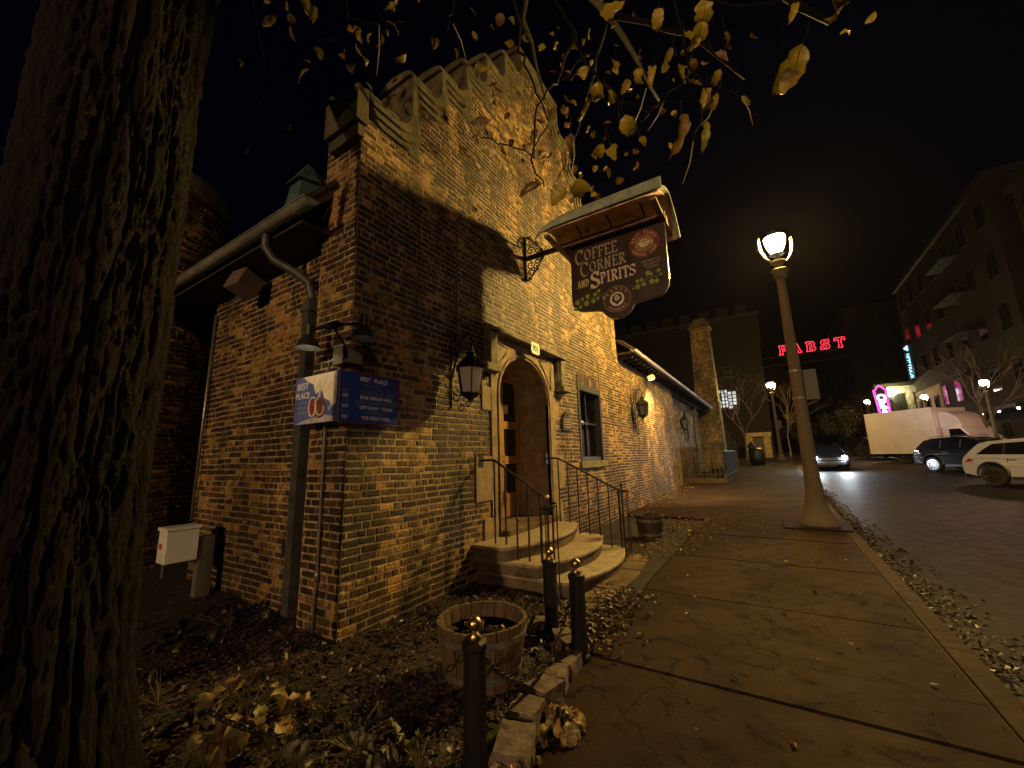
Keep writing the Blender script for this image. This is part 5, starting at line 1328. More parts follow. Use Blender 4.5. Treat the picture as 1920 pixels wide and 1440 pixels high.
rl_ = random.Random(4)
for (u, v_, dep, L_, W2, ang, val) in LV:
    a = rad(ang); d = cr*math.cos(a)+cu*math.sin(a)+cf*rl_.uniform(-.5,.5); nrm = -cf+cr*rl_.uniform(-.6,.6)+cu*rl_.uniform(-.4,.4)
    q0 = W_(u, v_, dep); lv.tube([q0, q0-d*.03+cu*.02, q0-d*.05+cu*.05], [.0016,.0014,.0018], 4, val=.05)
    leaf(lv, W_(u, v_, dep), L_, W2, d, nrm, rl_.uniform(.1,.8), rl_.uniform(-.3,1.3), val*.8+.1, 10, .075, rl_.randint(0, 9999))
# the rest of the thinned autumn crown, above the frame and scattered in it
for _ in range(170):
    c = Vector((rl_.uniform(-3.8, 1.4), 0, rl_.uniform(5.9, 7.8))); c.y = .6+(c.x+2.75)*.85+rl_.gauss(0, .8)
    leaf(lv, c, rl_.uniform(.08,.2), rl_.uniform(.05,.13), (rl_.uniform(-1,1), rl_.uniform(-1,1), -1), (rl_.uniform(-1,1), rl_.uniform(-1,1), .4), rl_.uniform(.1,.7), rl_.uniform(-.2,.8), rl_.random(), 6, .04, rl_.randint(0, 9999))
limb([(-1.2,4.6,7.6),(-1.7,5.0,7.0),(-2.2,5.4,6.4),(-2.5,5.3,5.9)], [.03,.02,.012,.005], 6)  # twig and leaves added between lamp and gable to throw dappled shade
for _ in range(60):
    c = Vector((rl_.gauss(-2.1, .42), rl_.gauss(5.3, .7), rl_.gauss(6.45, .42)))
    if c.x < -3.2: continue
    leaf(lv, c, rl_.uniform(.08,.19), rl_.uniform(.06,.13), (rl_.uniform(-1,1), rl_.uniform(-1,1), -1), (rl_.uniform(-1,1), rl_.uniform(-1,1), .4), rl_.uniform(.1,.7), rl_.uniform(-.2,.9), rl_.random()*.4, 6, .06, rl_.randint(0, 9999))
for _ in range(70):  # leaf cluster added to cast shadow on the upper gable
    c = Vector((rl_.gauss(-1.9, .7), rl_.gauss(4.6, 1.1), rl_.gauss(7.4, .42)))
    if c.x < -3.2: continue
    leaf(lv, c, rl_.uniform(.07,.19), rl_.uniform(.05,.13), (rl_.uniform(-1,1), rl_.uniform(-1,1), -1), (rl_.uniform(-1,1), rl_.uniform(-1,1), .4), rl_.uniform(.1,.7), rl_.uniform(-.2,.9), rl_.random()*.8, 5, .06, rl_.randint(0, 9999))
for _ in range(80):
    c = Vector((rl_.gauss(-2.9, .9), rl_.gauss(2.0, .8), rl_.gauss(5.9, .6)))
    if c.z < 5.1: continue
    leaf(lv, c, rl_.uniform(.07,.19), rl_.uniform(.05,.13), (rl_.uniform(-1,1), rl_.uniform(-1,1), -1), (rl_.uniform(-1,1), rl_.uniform(-1,1), .4), rl_.uniform(.1,.7), rl_.uniform(-.2,.9), rl_.random()*.35, 5, .06, rl_.randint(0, 9999))
for _ in range(14):
    u, v_ = rl_.gauss(1240, 110), rl_.gauss(120, 60)
    c = W_(u, v_, rl_.uniform(2.4, 3.4)); L_ = rl_.uniform(.03, .09)
    leaf(lv, c, L_, L_*.5, (rl_.uniform(-1,1), rl_.uniform(-1,1), -1), (rl_.uniform(-1,1), rl_.uniform(-1,1), .4), .5, .6, rl_.random()*.6, 5, .08, rl_.randint(0, 9999))
lv.build('leaves', M_LEAF, tree, smooth=True)
limbs.build('branches', M_BARK, tree, smooth=True)
pod = MB()
for (u, v_, u2, v2, dep) in ((711,45,706,142,3.0),(850,45,873,108,2.9),(915,242,921,296,2.6),(1300,265,1280,345,2.35),(1212,165,1185,240,2.6),(1075,255,1072,325,2.5),(1245,190,1215,245,2.5),(1390,180,1412,235,2.4),(1335,205,1315,235,2.4),(1061,280,1061,318,2.6)):
    a, b_ = W_(u, v_, dep), W_(u2, v2, dep); mid = a.lerp(b_, .5)+cr*.012
    pod.tube([a, mid, b_], [.003,.004,.002], 5)
pod.build('seed_pods', mat('pod', (.32,.27,.2), .5), tree, smooth=True)

# ================================================================== fence and terrace of the far wing
fz = .27
tr = MB(); tr.box(-3.8, -1.86, 20.45, 20.62, .1, .48); tr.box(-1.99, -1.86, 20.62, 29.5, .1, .62)
tag(tr.build('terrace_kerb', M_CURB, bevel=.015, loc=(-2.8,20.5,.1)), 'low concrete kerb carrying the iron fence of the far terrace', 'kerb')
fe = thing('iron_fence', 'thin iron fence in front of the far terrace', 'fence', (-2.8, 20.53, .48))
mb = MB(); mb.box(-3.78,-1.9,20.52,20.55,1.62,1.65); mb.box(-3.78,-1.9,20.52,20.55,.62,.645); mb.build('rail', M_RAIL, fe)
mb = MB(); mb.box(-1.94,-1.91,20.55,29.4,1.67,1.70); mb.build('rail', M_RAIL, fe)
for i in range(11):
    x = -3.76+i*.183; MB().box(x-.010, x+.010, 20.525, 20.545, .48, 1.62).build('picket', M_RAIL, fe)
for i in range(22):
    y = 20.7+i*.4; MB().box(-1.935, -1.915, y-.01, y+.01, .6, 1.67).build('picket', M_RAIL, fe)
t = thing('planter_screen', 'dark grey canvas screen with pale trim on the corner of the terrace fence', 'screen', (-1.85, 22.5, .5))
mb = MB(); mb.box(-1.90,-1.87,20.8,27.0,.52,1.66); mb.box(-1.95,-1.87,20.68,20.78,.5,1.72); mb.build('cloth', mat('grey_canvas', (.016,.018,.020), .9, spec=.05, noise_amt=.4, noise_scale=3), t)
mb = MB(); mb.box(-1.93,-1.86,20.7,27.0,1.665,1.70); mb.box(-1.93,-1.86,20.7,27.0,.47,.51); mb.build('trim', mat('pale_trim', (.5,.5,.48), .4), t)
# bins and planter beyond
t = thing('covered_bin', 'dark rounded bin with a knobbed lid on the pavement beyond the fence', 'bin', (-1.3, 33.5, gz(33.5)))
mb = MB(); mb.lathe([(.42,0),(.48,.5),(.5,.95),(.46,1.05),(.3,1.15)], (-1.0,33.5,gz(33.5)), 14); mb.build('body', mat('bin_plastic', (.01,.011,.012), .5), t, smooth=True)
mb = MB(); mb.lathe([(.20,1.1),(.24,1.3),(.2,1.42),(.08,1.5),(.06,1.6)], (-1.25,33.4,gz(33.5)), 12); mb.build('lid', MATS['bin_plastic'], t, smooth=True)
# bare street tree catching the lamp light
tb = thing('bare_tree', 'small bare street tree lit by the farther lamp', 'tree', (-1.7, 35.5, gz(35.5)), 'bare street trees')
mb = MB(); rq = random.Random(9)
def grow(p, d, L_, r, dep):
    q = p+d*L_; m_ = p.lerp(q, .5)+Vector((rq.uniform(-1,1), rq.uniform(-1,1), rq.uniform(-1,1)))*L_*.07
    mb.tube([p, m_, q], [r, r*.85, r*.68], 6 if dep > 2 else 4, cap=False)
    if dep > 0:
        for _ in range(2 if dep < 5 else 3):
            nd = (d+Vector((rq.uniform(-1,1), rq.uniform(-1,1), rq.uniform(-.35,.6)))*.72).normalized(); grow(q, nd, L_*rq.uniform(.62,.86), r*.62, dep-1)
grow(Vector((-1.7,35.5,gz(35.5))), Vector((.02,.02,1)), 2.0, .085, 6)
tr_ = mb.build('branches', mat('pale_bark', (.13,.09,.055), .7, noise_amt=.4, noise_scale=10), tb, smooth=True)
mb = MB(); mb.tube([(-1.7,35.5,gz(35.5)-.1),(-1.7,35.5,gz(35.5)+.5)], [.13,.088], 10); mb.build('trunk', MATS['pale_bark'], tb, smooth=True)
t2 = copy_tree(tb); index_kids()
D.objects.remove(t2)
for x, y, rz, l in ((1.4,47,2.0,'bare street tree behind the farther lamp post'), (10.6,34.5,1.1,'bare street tree in front of the yellow-lit facade'), (10.4,50,4.0,'bare street tree near the pink neon sign')):
    index_kids(); copy_tree(tb, (x,y,gz(y)), rz, l, 'bare street trees')

# ================================================================== vehicles
M_TYRE = mat('tyre', (.012,.012,.012), .8); M_RIM = mat('alloy', (.35,.35,.36), .3, metal=1); M_TRIM = mat('black_plastic', (.015,.015,.016), .55)
M_CGL = mat('car_glass', (.006,.006,.008), .05, spec=.8); M_RED = mat('tail_lens', (.25,.01,.01), .2, coat=1); M_CLR = mat('clear_lens', (.5,.5,.5), .1, coat=1)
def wheel(t, x, y, r, w_):
    sgn = 1 if y > 0 else -1
    mb = MB(); k = 28; prof = [(r*.66,-w_/2),(r*.93,-w_/2),(r,-w_/2+.03),(r,w_/2-.03),(r*.93,w_/2),(r*.66,w_/2)]
    for (rr_, h) in prof:
        for j in range(k): a = 2*math.pi*j/k; mb.v.append((x+rr_*math.cos(a), y+h, r+rr_*math.sin(a)))
    for i in range(5):
        for j in range(k): mb.f.append((i*k+j, i*k+(j+1)%k, (i+1)*k+(j+1)%k, (i+1)*k+j))
    o = mb.build('wheel', M_TYRE, t, auto=40)
    mb = MB(); yo = y+sgn*(w_/2-.02)
    for j in range(10):
        a = 2*math.pi*j/10+.1; u = Vector((math.cos(a), 0, math.sin(a))); vv = Vector((-math.sin(a), 0, math.cos(a)))
        mb.obox(Vector((x, yo, r))+u*r*.36, u*r*.30, vv*r*.055, (0,.012,0))
    k = 28; n0 = len(mb.v)
    for (rr_, h) in ((r*.60,-.03),(r*.68,-.03),(r*.68,.015),(r*.60,.015)):
        for j in range(k): a = 2*math.pi*j/k; mb.v.append((x+rr_*math.cos(a), yo+h, r+rr_*math.sin(a)))
    for i in range(4):
        for j in range(k): mb.f.append((n0+i*k+j, n0+i*k+(j+1)%k, n0+((i+1)%4)*k+(j+1)%k, n0+((i+1)%4)*k+j))
    for j in range(8):
        a = 2*math.pi*j/8; mb.v.append((x+r*.12*math.cos(a), yo+sgn*.01, r+r*.12*math.sin(a)))
    mb.f.append(tuple(range(len(mb.v)-8, len(mb.v))))
    mb.build('rim', M_RIM, o)
    mb = MB(); mb.prism([(x+r*.62*math.cos(2*math.pi*j/20), r+r*.62*math.sin(2*math.pi*j/20)) for j in range(20)], (0,yo-sgn*.06,0), (1,0,0), (0,0,1), (0,sgn,0), .01); mb.build('hub_shade', M_TRIM, o)
def suv(label, paint, x, y, z, rz, group, zs=1.0, lights=0, trimc=None):
    t = thing('parked_car' if not lights else 'moving_car', label, 'car', (0,0,0), group)
    W2 = .91; r = .355; xf_ = 2.68
    def arch_(cx, n=12): return [(cx+.43*math.cos(a), r+.04+.43*math.sin(a)) for a in np.linspace(math.pi-.25, .25, n)][::-1]
    low = [(-.88,.42),(-.92,.60),(-.90,.86),(-.84,1.02*zs+.0)]
    low += [(-.4,1.06*zs),(1.0,1.04*zs),(2.35,1.03*zs),(3.1,.93*zs),(3.48,.80*zs),(3.58,.62),(3.55,.36)]
    arcF = [(xf_+.43*math.cos(a), r+.05+.43*math.sin(a)) for a in np.linspace(.08, math.pi-.08, 13)]
    arcR = [(.43*math.cos(a), r+.05+.43*math.sin(a)) for a in np.linspace(.08, math.pi-.08, 13)]
    poly = low+[(xf_+.46,.30)]+arcF+[(xf_-.46,.27),(.46,.27)]+arcR+[(-.46,.32)]
    mb = MB(); k = len(poly)
    def yy(xx, zz): return W2*(1-.06*max(0, (xx-2.2)/1.4)**2-.05*max(0, (-xx-.2)/.7)**2)-.06*abs(zz-.72)
    for sg in (-1, 1):
        for a, b_ in poly: mb.v.append((a, sg*yy(a, b_), b_))
    mb.f.append(tuple(range(k))); mb.f.append(tuple(reversed(range(k, 2*k))))
    for i in range(k): mb.f.append((i, i+k, (i+1)%k+k, (i+1)%k))
    # rounded top: roof, pillars
    bd = mb.build('body', paint, t, bevel=.05)
    gp = [(-.84,1.0*zs),(-.62,1.30*zs),(-.42,1.52*zs),(-.1,1.61*zs),(.9,1.66*zs),(1.35,1.62*zs),(1.75,1.48*zs),(2.5,1.02*zs)]
    def gy(zz): return .87-(zz-1.0*zs)*.38
    mb = MB(); k = len(gp)
    for sg in (-1, 1):
        for a, b_ in gp: mb.v.append((a, sg*gy(b_), b_))
    mb.f.append(tuple(range(k))); mb.f.append(tuple(reversed(range(k, 2*k))))
    for i in range(k): mb.f.append((i, i+k, (i+1)%k+k, (i+1)%k))
    mb.build('roof', paint, t, bevel=.035)
    sgl = [(-.42,1.13*zs),(-.22,1.32*zs),(.02,1.50*zs),(.9,1.55*zs),(1.35,1.52*zs),(1.66,1.42*zs),(2.22,1.09*zs)]
    for sg in (-1, 1):
        mb = MB()
        for d_ in (.004, -.02):
            for a, b_ in sgl: mb.v.append((a, sg*(gy(b_)+d_), b_))
        n = len(sgl); mb.f.append(tuple(range(n))); mb.f.append(tuple(reversed(range(n, 2*n))))
        for i in range(n): mb.f.append((i, i+n, (i+1)%n+n, (i+1)%n))
        g = mb.build('side_window', M_CGL, t)
        for xx in (.36, 1.18): MB().obox((xx, sg*(gy(1.32*zs)+.006), 1.32*zs), (.03,0,0), (0,.004,0), (0,-sg*.38*.2,.2)).build('pillar', M_TRIM, g)
    # windscreen and tailgate glass
    def face_glass(nm, a, b_, inx):
        (xa, za), (xb, zb_) = a, b_; d = Vector((xb-xa, 0, zb_-za)).normalized(); nn = Vector((-d.z, 0, d.x)) if inx < 0 else Vector((d.z, 0, -d.x))
        mb = MB(); vs = []
        for lift in (.006, -.01):
            for (px_, pz_), sg in (((xa,za),-1),((xa,za),1),((xb,zb_),1),((xb,zb_),-1)):
                vs.append((px_+nn.x*lift, sg*(gy(pz_)-.08), pz_+nn.z*lift))
        mb.add(vs, [(0,1,2,3),(4,7,6,5),(0,4,5,1),(1,5,6,2),(2,6,7,3),(3,7,4,0)]); mb.build(nm, M_CGL, t)
    face_glass('rear_window', (-.80,1.07*zs), (-.45,1.49*zs), -1)
    face_glass('windscreen', (2.42,1.07*zs), (1.80,1.46*zs), 1)
    for sg in (-1, 1):
        mb = MB(); mb.add([(-.905,sg*.60,.84*zs),(-.80,sg*.875,.84*zs),(-.45,sg*.90,.90*zs),(-.62,sg*.885,.99*zs),(-.85,sg*.62,.98*zs),(-.86,sg*.60,.86*zs),(-.78,sg*.84,.86*zs),(-.5,sg*.86,.91*zs),(-.62,sg*.85,.97*zs),(-.82,sg*.62,.96*zs)],
              [(0,1,2,3,4),(9,8,7,6,5),(0,5,6,1),(1,6,7,2),(2,7,8,3),(3,8,9,4),(4,9,5,0)]); mb.build('tail_light', M_RED, t)
        e_ = M_CLR
        if lights:
            e_ = mat('headlight_glow', (0,0,0), .3, emit=(.80,.90,1.0), es=700)
        mb = MB(); mb.sphere((3.575 if lights else 3.44,sg*.66,(.80 if lights else .70)*zs), (.125 if lights else .09), 14, 8, .8); mb.build('headlight', e_, t, smooth=True)
        mb = MB(); mb.obox((2.05,sg*.99,1.08*zs), (.10,0,0), (0,.07,0), (0,0,.07)); mb.build('mirror', paint, t, bevel=.03)
        mb = MB()
        for cx in (0, xf_):
            P = [(cx+.445*math.cos(a), sg*(W2-.005), r+.05+.445*math.sin(a)) for a in np.linspace(-.05, math.pi+.05, 18)]
            mb.tube(P, .03, 6)
        mb.build('arch_trim', M_TRIM, t)
        mb = MB(); mb.box(.5,2.2,sg*(W2-.03)-.02,sg*(W2-.03)+.02,.26,.36); mb.build('sill', M_TRIM, t)
        for xx in (.62, 1.55):
            mb = MB(); mb.obox((xx, sg*(W2-.01), .93*zs), (.09,0,0), (0,.014,0), (0,0,.014)); mb.build('door_handle', M_TRIM if paint is not M_BLACK else M_RIM, t)
        sm_ = MB()
        for xx in (.48, 1.36, 2.28): sm_.box(xx-.004, xx+.004, sg*(W2-.03)-.031, sg*(W2-.03)+.031, .40, .98*zs)
        sm_.build('door_gap', M_BLACK, t)
        for cx in (0, xf_): wheel(t, cx, sg*.80, r, .23)
    mb = MB(); mb.obox((-.92,0,.45), (.05,0,0), (0,.72,0), (0,0,.12)); mb.obox((3.56,0,.42), (.05,0,0), (0,.70,0), (0,0,.10)); mb.build('bumper', M_TRIM, t, bevel=.03)
    mb = MB(); mb.box(3.5,3.6,-.42,.42,.58,.76*zs); mb.build('grille', M_TRIM, t, bevel=.01)
    mb = MB(); mb.box(-.945,-.925,-.15,.15,.66,.76); mb.build('licence_plate', M_WHITE, t)
    mb = MB()
    for sg in (-1,1): mb.tube([(-.2,sg*.60,1.64*zs),(0,sg*.6,1.70*zs),(1.2,sg*.6,1.72*zs),(1.4,sg*.58,1.66*zs)], .015, 6)
    mb.build('roof_rails', M_TRIM, t)
    t.location = (x, y, z); t.rotation_euler = (0,0,rz)
    return t
PW = mat('white_car_paint', (.36,.37,.56), .25, coat=1); PB = mat('black_car_paint', (.008,.008,.009), .18, coat=1)
ang = -rad(51.5); lft = Vector((.78,.62,0))
def road(y): return gz(y)-.135
suv('white car parked at an angle, nearest in the row across the street', PW, 6.62+lft.x*.80, 21.75+lft.y*.80, road(22), ang, 'cars parked at an angle across the street')
suv('black car parked between the white car and the box truck', PB, 6.62+lft.x*.80, 28.1+lft.y*.80, road(28.2), ang, 'cars parked at an angle across the street')
for (x, y, l) in ((7.3,45.5,'dark car parked just beyond the white box truck'), (7.3,52.5,'second dark car parked beyond the white box truck')):
    suv(l, mat('dark_blue_paint', (.012,.014,.02), .2, coat=1), x, y, road(y), ang, 'cars parked at an angle across the street')
car = suv('dark oncoming car with glaring white headlights on the road', PB, 2.60, 32.2, road(29), -rad(90), None, .9, 1)
for sg in (-1, 1):
    hl = D.lights.new('headlight_beam', 'SPOT'); hl.energy = 110; hl.color = (.82,.9,1); hl.spot_size = rad(74); hl.spot_blend = 1.0; hl.shadow_soft_size = .06
    ho = D.objects.new('headlight_beam', hl); COL.objects.link(ho); ho.parent = car; ho.location = (3.56, sg*.66, .64); ho.rotation_euler = (0, -rad(78), rad(7))
# box truck
t = thing('box_truck', 'white box truck parked at an angle behind the black car', 'truck', (0,0,0))
bx0, bx1 = -2.1, 2.15
mb = MB(); mb.box(bx0,bx1,-1.2,1.2,.62,3.35); bx = mb.build('cargo_box', mat('truck_white', (.78,.68,.70), .35, noise_amt=.08, noise_scale=2), t, bevel=.03)
mb = MB()
for zz in (.60, 3.33): mb.box(bx0-.01,bx1+.01,-1.215,-1.195,zz,zz+.05)
for xx in (bx0, bx1-.05): mb.box(xx,xx+.05,-1.214,-1.196,.65,3.33)
for i in range(6): mb.box(bx0+.3+i*.68,bx0+.36+i*.68,-1.212,-1.2,3.26,3.31)
mb.build('edge_rail', mat('truck_rail', (.85,.76,.76), .3), bx)
mb = MB(); mb.box(bx0-.03,bx0-.005,-1.12,1.12,.66,3.25); mb.build('rear_door', M_TRIM, bx)
mb = MB(); cabp = [(2.3,.5),(2.3,2.1),(2.55,2.2),(3.3,2.12),(3.85,1.35),(4.5,1.2),(4.62,.95),(4.62,.45)]
mb.prism(cabp, (0,-1.0,0), (1,0,0), (0,0,1), (0,1,0), 2.0); cb_ = mb.build('cab', MATS['truck_white'], t, bevel=.06)
mb = MB(); mb.prism([(2.7,1.35),(2.7,2.0),(3.25,2.0),(3.75,1.35)], (0,-1.012,0), (1,0,0), (0,0,1), (0,1,0), 2.024); mb.build('side_window', M_CGL, cb_)
mb = MB(); mb.prism([(2.2,2.1)]+[(2.2+1.1*math.sin(a), 2.1+1.0*math.cos(a)) for a in np.linspace(0,math.pi/2,10)], (0,-.9,0), (1,0,0), (0,0,1), (0,1,0), 1.8); mb.build('wind_deflector', MATS['truck_white'], t, bevel=.03)
mb = MB(); mb.box(-1.9,4.4,-.45,.45,.42,.60); mb.box(bx0,bx0+.1,-1.1,1.1,.40,.60); mb.build('chassis', M_TRIM, t)
for cx in (.15, 3.75):
    for sg in (-1, 1): wheel(t, cx, sg*.98, .42, .30)
mb = MB()
for sg in (-1,1): mb.tube([(.15+.56*math.cos(a), sg*1.13, .42+.56*math.sin(a)) for a in np.linspace(.1, math.pi-.1, 14)], .05, 6)
mb.build('mudguard', M_TRIM, t)
t.location = (7.25+lft.x*1.0, 36.2+lft.y*1.0, road(36)); t.rotation_euler = (0,0,ang)

# ================================================================== buildings across the street
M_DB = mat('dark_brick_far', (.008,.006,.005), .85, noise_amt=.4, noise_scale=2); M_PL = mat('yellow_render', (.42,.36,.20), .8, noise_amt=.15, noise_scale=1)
M_FR = mat('far_frame', (.018,.016,.015), .6); M_LIT = mat('lit_room', (.1,.1,.1), .5, emit=(1,.82,.55), es=.5); M_LITW = mat('lit_room_white', (.1,.1,.1), .5, emit=(.95,.98,1), es=.8)
M_FGL = mat('far_glass', (.012,.013,.016), .08, spec=.8)
def far_block(name, label, x0, x1, y0, y1, z1, mt, storeys, bays_s, bays_f, lit=(), z0=0, win=(1.3, 1.7)):
    t = thing(name, label, 'building', (x0, y0, z0))
    MB().box(x0, x1, y0, y1, z0-.5, z1).build('walls', mt, t)
    mb = MB(); mb.box(x0-.25, x1+.25, y0-.25, y1+.25, z1+.003, z1+.45); mb.build('cornice', M_FR, t)
    hh = (z1-z0-4)/max(1, storeys-1)
    q = random.Random(int(x0*10+y0))
    for s in range(storeys):
        zc = z0+(1.9 if s == 0 else 4+hh*(s-1)+hh*.5)
        for side, nb, a, b_ in (('x', bays_s, y0, y1), ('y', bays_f, x0, x1)):
            for i in range(nb):
                c = a+(b_-a)*(i+.5)/nb; w_, h_ = win[0]/2, win[1]/2
                L_ = M_LIT if (s, side, i) in lit else M_FGL
                if side == 'x':
                    o = MB().box(x0-.06, x0+.05, c-w_-.08, c+w_+.08, zc-h_-.08, zc+h_+.08).build('window', M_FR, t)
                    MB().box(x0-.065, x0-.05, c-w_, c-.02, zc-h_, zc+h_).box(x0-.065, x0-.05, c+.02, c+w_, zc-h_, zc+h_).build('pane', L_, o)
                else:
                    o = MB().box(c-w_-.08, c+w_+.08, y0-.06, y0+.05, zc-h_-.08, zc+h_+.08).build('window', M_FR, t)
                    MB().box(c-w_, c-.02, y0-.065, y0-.05, zc-h_, zc+h_).box(c+.02, c+w_, y0-.065, y0-.05, zc-h_, zc+h_).build('pane', L_, o)
    return t
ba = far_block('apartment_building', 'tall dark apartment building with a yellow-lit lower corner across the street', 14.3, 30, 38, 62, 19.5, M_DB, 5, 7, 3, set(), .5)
mb = MB(); mb.box(14.18, 14.30, 54.0, 61.9, 1.0, 7.6); 
mb.build('rendered_bay', M_PL, ba)  # bay coloured yellow: the yellow light on the facade is in its colour
for yy_ in (55.4, 58, 60.5):
    o = MB().box(14.12, 14.2, yy_-.65, yy_+.65, 4.2, 6.6).build('window', M_FR, ba); MB().box(14.10, 14.115, yy_-.55, yy_+.55, 4.3, 6.5).build('pane', M_FGL, o)
for s in range(1, 5):
    z = 4.3+s*3.1
    mb = MB(); mb.box(13.2, 14.24, 44, 48, z-.15, z); mb.box(13.2,13.24,44,48,z+.95,z+1.0)
    for i in range(17): mb.box(13.21,13.23,44+i*.25,44.02+i*.25,z,z+.95)
    mb.build('balcony', M_IRON, ba)
mb = MB(); mb.box(12.6,14.25,36.5,53,3.9,4.1); aw = mb.build('canopy', M_TRIM, ba)
mb = MB()
for i in range(6): 
    y = 38+i*2.6; MB().sphere((13.2,y,3.86), .07, 10, 6).build('downlight', mat('downlight_glow', (0,0,0), .5, emit=(1,.95,.85), es=30), aw)
# light on the yellow-lit facade and the white block (wall-mounted floods seen lit in the picture)
def flood(label, x, y, z, e, colr, r=.16):
    t = thing('wall_flood', label, 'wall light', (x, y, z), 'lit wall lights across the street')
    MB().sphere((x,y,z), r, 12, 8).build('lens', mat('flood_%d' % int(e+colr[2]*10), (0,0,0), .5, emit=colr, es=e), t, smooth=True)
    MB().box(x-.05,x+.3,y+.05,y+.6,z-.05,z+.05).build('arm', M_TRIM, t)
bb = far_block('shop_building', 'low pale commercial building with a sloping cornice and orange-lit shopfront', 12.2, 24, 68.6, 88, 9.3, mat('pale_render', (.20,.19,.18), .8, noise_amt=.2, noise_scale=1), 2, 5, 4, {(0,'y',0),(0,'y',1),(0,'x',0)}, 1.4, (2.0, 2.0))
flood('bright yellow floodlight on the front of the low pale building', 13.6, 67.9, 8.4, 420, (1,.86,.35), .30)
flood('small warm wall light below the yellow-lit facade', 13.9, 57.0, 4.0, 150, (1,.8,.4), .14)
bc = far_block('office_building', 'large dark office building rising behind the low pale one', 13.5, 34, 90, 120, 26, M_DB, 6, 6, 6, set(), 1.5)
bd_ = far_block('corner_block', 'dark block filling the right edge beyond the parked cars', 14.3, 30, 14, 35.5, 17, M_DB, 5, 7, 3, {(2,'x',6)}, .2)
# vertical blue-white sign
t = thing('vertical_sign', 'blue-white lit vertical sign lettered Vim and Vigor with a heart', 'sign', (14.0, 61.9, 12))
M_NB = mat('cyan_neon', (0,0,0), .5, emit=(.35,.80,1), es=2.6)
ux = Vector((0,0,-1)); uy = Vector((1,0,0))
mb = text_mb('VIM+VIGOR', .56, (14.05, 61.6, 12.2), ux, uy, (0,-1,0), off=.0, ext=.05); lt_ = mb.build('lettering', M_NB, t)
hp_ = []
for i in range(24):
    a = 2*math.pi*i/24; hp_.append((.019*16*math.sin(a)**3, .019*(13*math.cos(a)-5*math.cos(2*a)-2*math.cos(3*a)-math.cos(4*a))))
MB().prism(hp_, (14.22,61.6,12.75), (0,0,-1), (1,0,0), (0,-1,0), .06).build('heart', M_NB, t)
MB().box(13.95,14.29,61.75,61.85,8.9,13.2).build('board', M_TRIM, t)
# pink neon blade sign
t = thing('neon_sign', 'pink-bordered vertical neon sign with white characters above the truck', 'sign', (11.6, 66, 6))
M_PK = mat('pink_neon', (0,0,0), .5, emit=(1,.08,.45), es=3); M_WN = mat('white_neon', (0,0,0), .5, emit=(1,.85,1), es=5)
x0, y_ = 11.3, 62.0
MB().prism([(x0-.62,1.6+7.0),(x0+.62,1.6+7.0),(x0+.55,4.6),(x0-.35,4.6)], (0,y_,0), X_, Z_, (0,1,0), .3).build('board', mat('purple_board', (.05,.015,.05), .5), t)
mb = MB(); 
for off in (0, .12): mb.tube([(x0-.35+off,y_-.05,4.6+off),(x0-.60+off,y_-.05,8.3),(x0-.35,y_-.05,8.45-off),(x0-.2,y_-.05,8.75-off),(x0,y_-.05,8.85-off),(x0+.2,y_-.05,8.75-off),(x0+.35,y_-.05,8.45-off),(x0+.60-off,y_-.05,8.3),(x0+.55-off,y_-.05,4.6+off)], .045, 6)
mb.build('border', M_PK, t)
for i, ch in enumerate(('O','K','A','L')): text_mb(ch, 1.05, (x0+.02+.03*i, y_-.06, 7.05-.85*i), X_, Z_, (0,-1,0), align='CENTER', off=.05, ext=.02).build('character', M_WN, t)
MB().box(x0+.4, 12.3, y_+.1, y_+.2, 6.9, 7.0).box(12.2,12.3,y_+.1,y_+8,6.9,7.0).build('arm', M_TRIM, t)
# red roof letters
ps = thing('roof_sign', 'red neon Pabst letters hung across the street', 'sign', (8, 90, 19))
M_RN = mat('red_neon', (0,0,0), .5, emit=(1,.03,.06), es=3.2)
PL = {
 'P': [[(.1,0),(.5,0),(.5,.12),(.42,.16),(.42,.38),(.62,.38),(.85,.45),(.92,.68),(.85,.92),(.62,1),(.1,1),(.1,.88),(.2,.84),(.2,.16),(.1,.12),(.1,0)], [(.42,.52),(.6,.52),(.7,.68),(.6,.85),(.42,.85),(.42,.52)]],
 'A': [[(0,0),(.34,0),(.34,.12),(.27,.15),(.31,.28),(.62,.28),(.66,.15),(.6,.12),(.6,0),(.95,0),(.95,.12),(.87,.15),(.58,1),(.36,1),(.1,.15),(0,.12),(0,0)], [(.36,.42),(.58,.42),(.47,.76),(.36,.42)]],
 'B': [[(.08,0),(.65,0),(.9,.1),(.95,.3),(.78,.52),(.9,.72),(.82,.92),(.62,1),(.08,1),(.08,.88),(.18,.84),(.18,.16),(.08,.12),(.08,0)], [(.4,.14),(.6,.14),(.7,.28),(.6,.42),(.4,.42),(.4,.14)], [(.4,.58),(.58,.58),(.66,.72),(.58,.86),(.4,.86),(.4,.58)]],
 'S': [[(.08,0),(.2,0),(.26,.06),(.55,0),(.82,.08),(.92,.3),(.8,.5),(.42,.62),(.38,.74),(.5,.84),(.7,.78),(.74,.66),(.88,.66),(.88,1),(.76,1),(.7,.94),(.45,1),(.2,.9),(.12,.68),(.25,.5),(.6,.38),(.66,.26),(.5,.16),(.3,.22),(.22,.36),(.08,.36),(.08,0)]],
 'T': [[(.3,0),(.7,0),(.7,.12),(.62,.16),(.62,.84),(.8,.84),(.84,.7),(.98,.7),(.95,1),(.05,1),(.02,.7),(.16,.7),(.2,.84),(.38,.84),(.38,.16),(.3,.12),(.3,0)]],
}
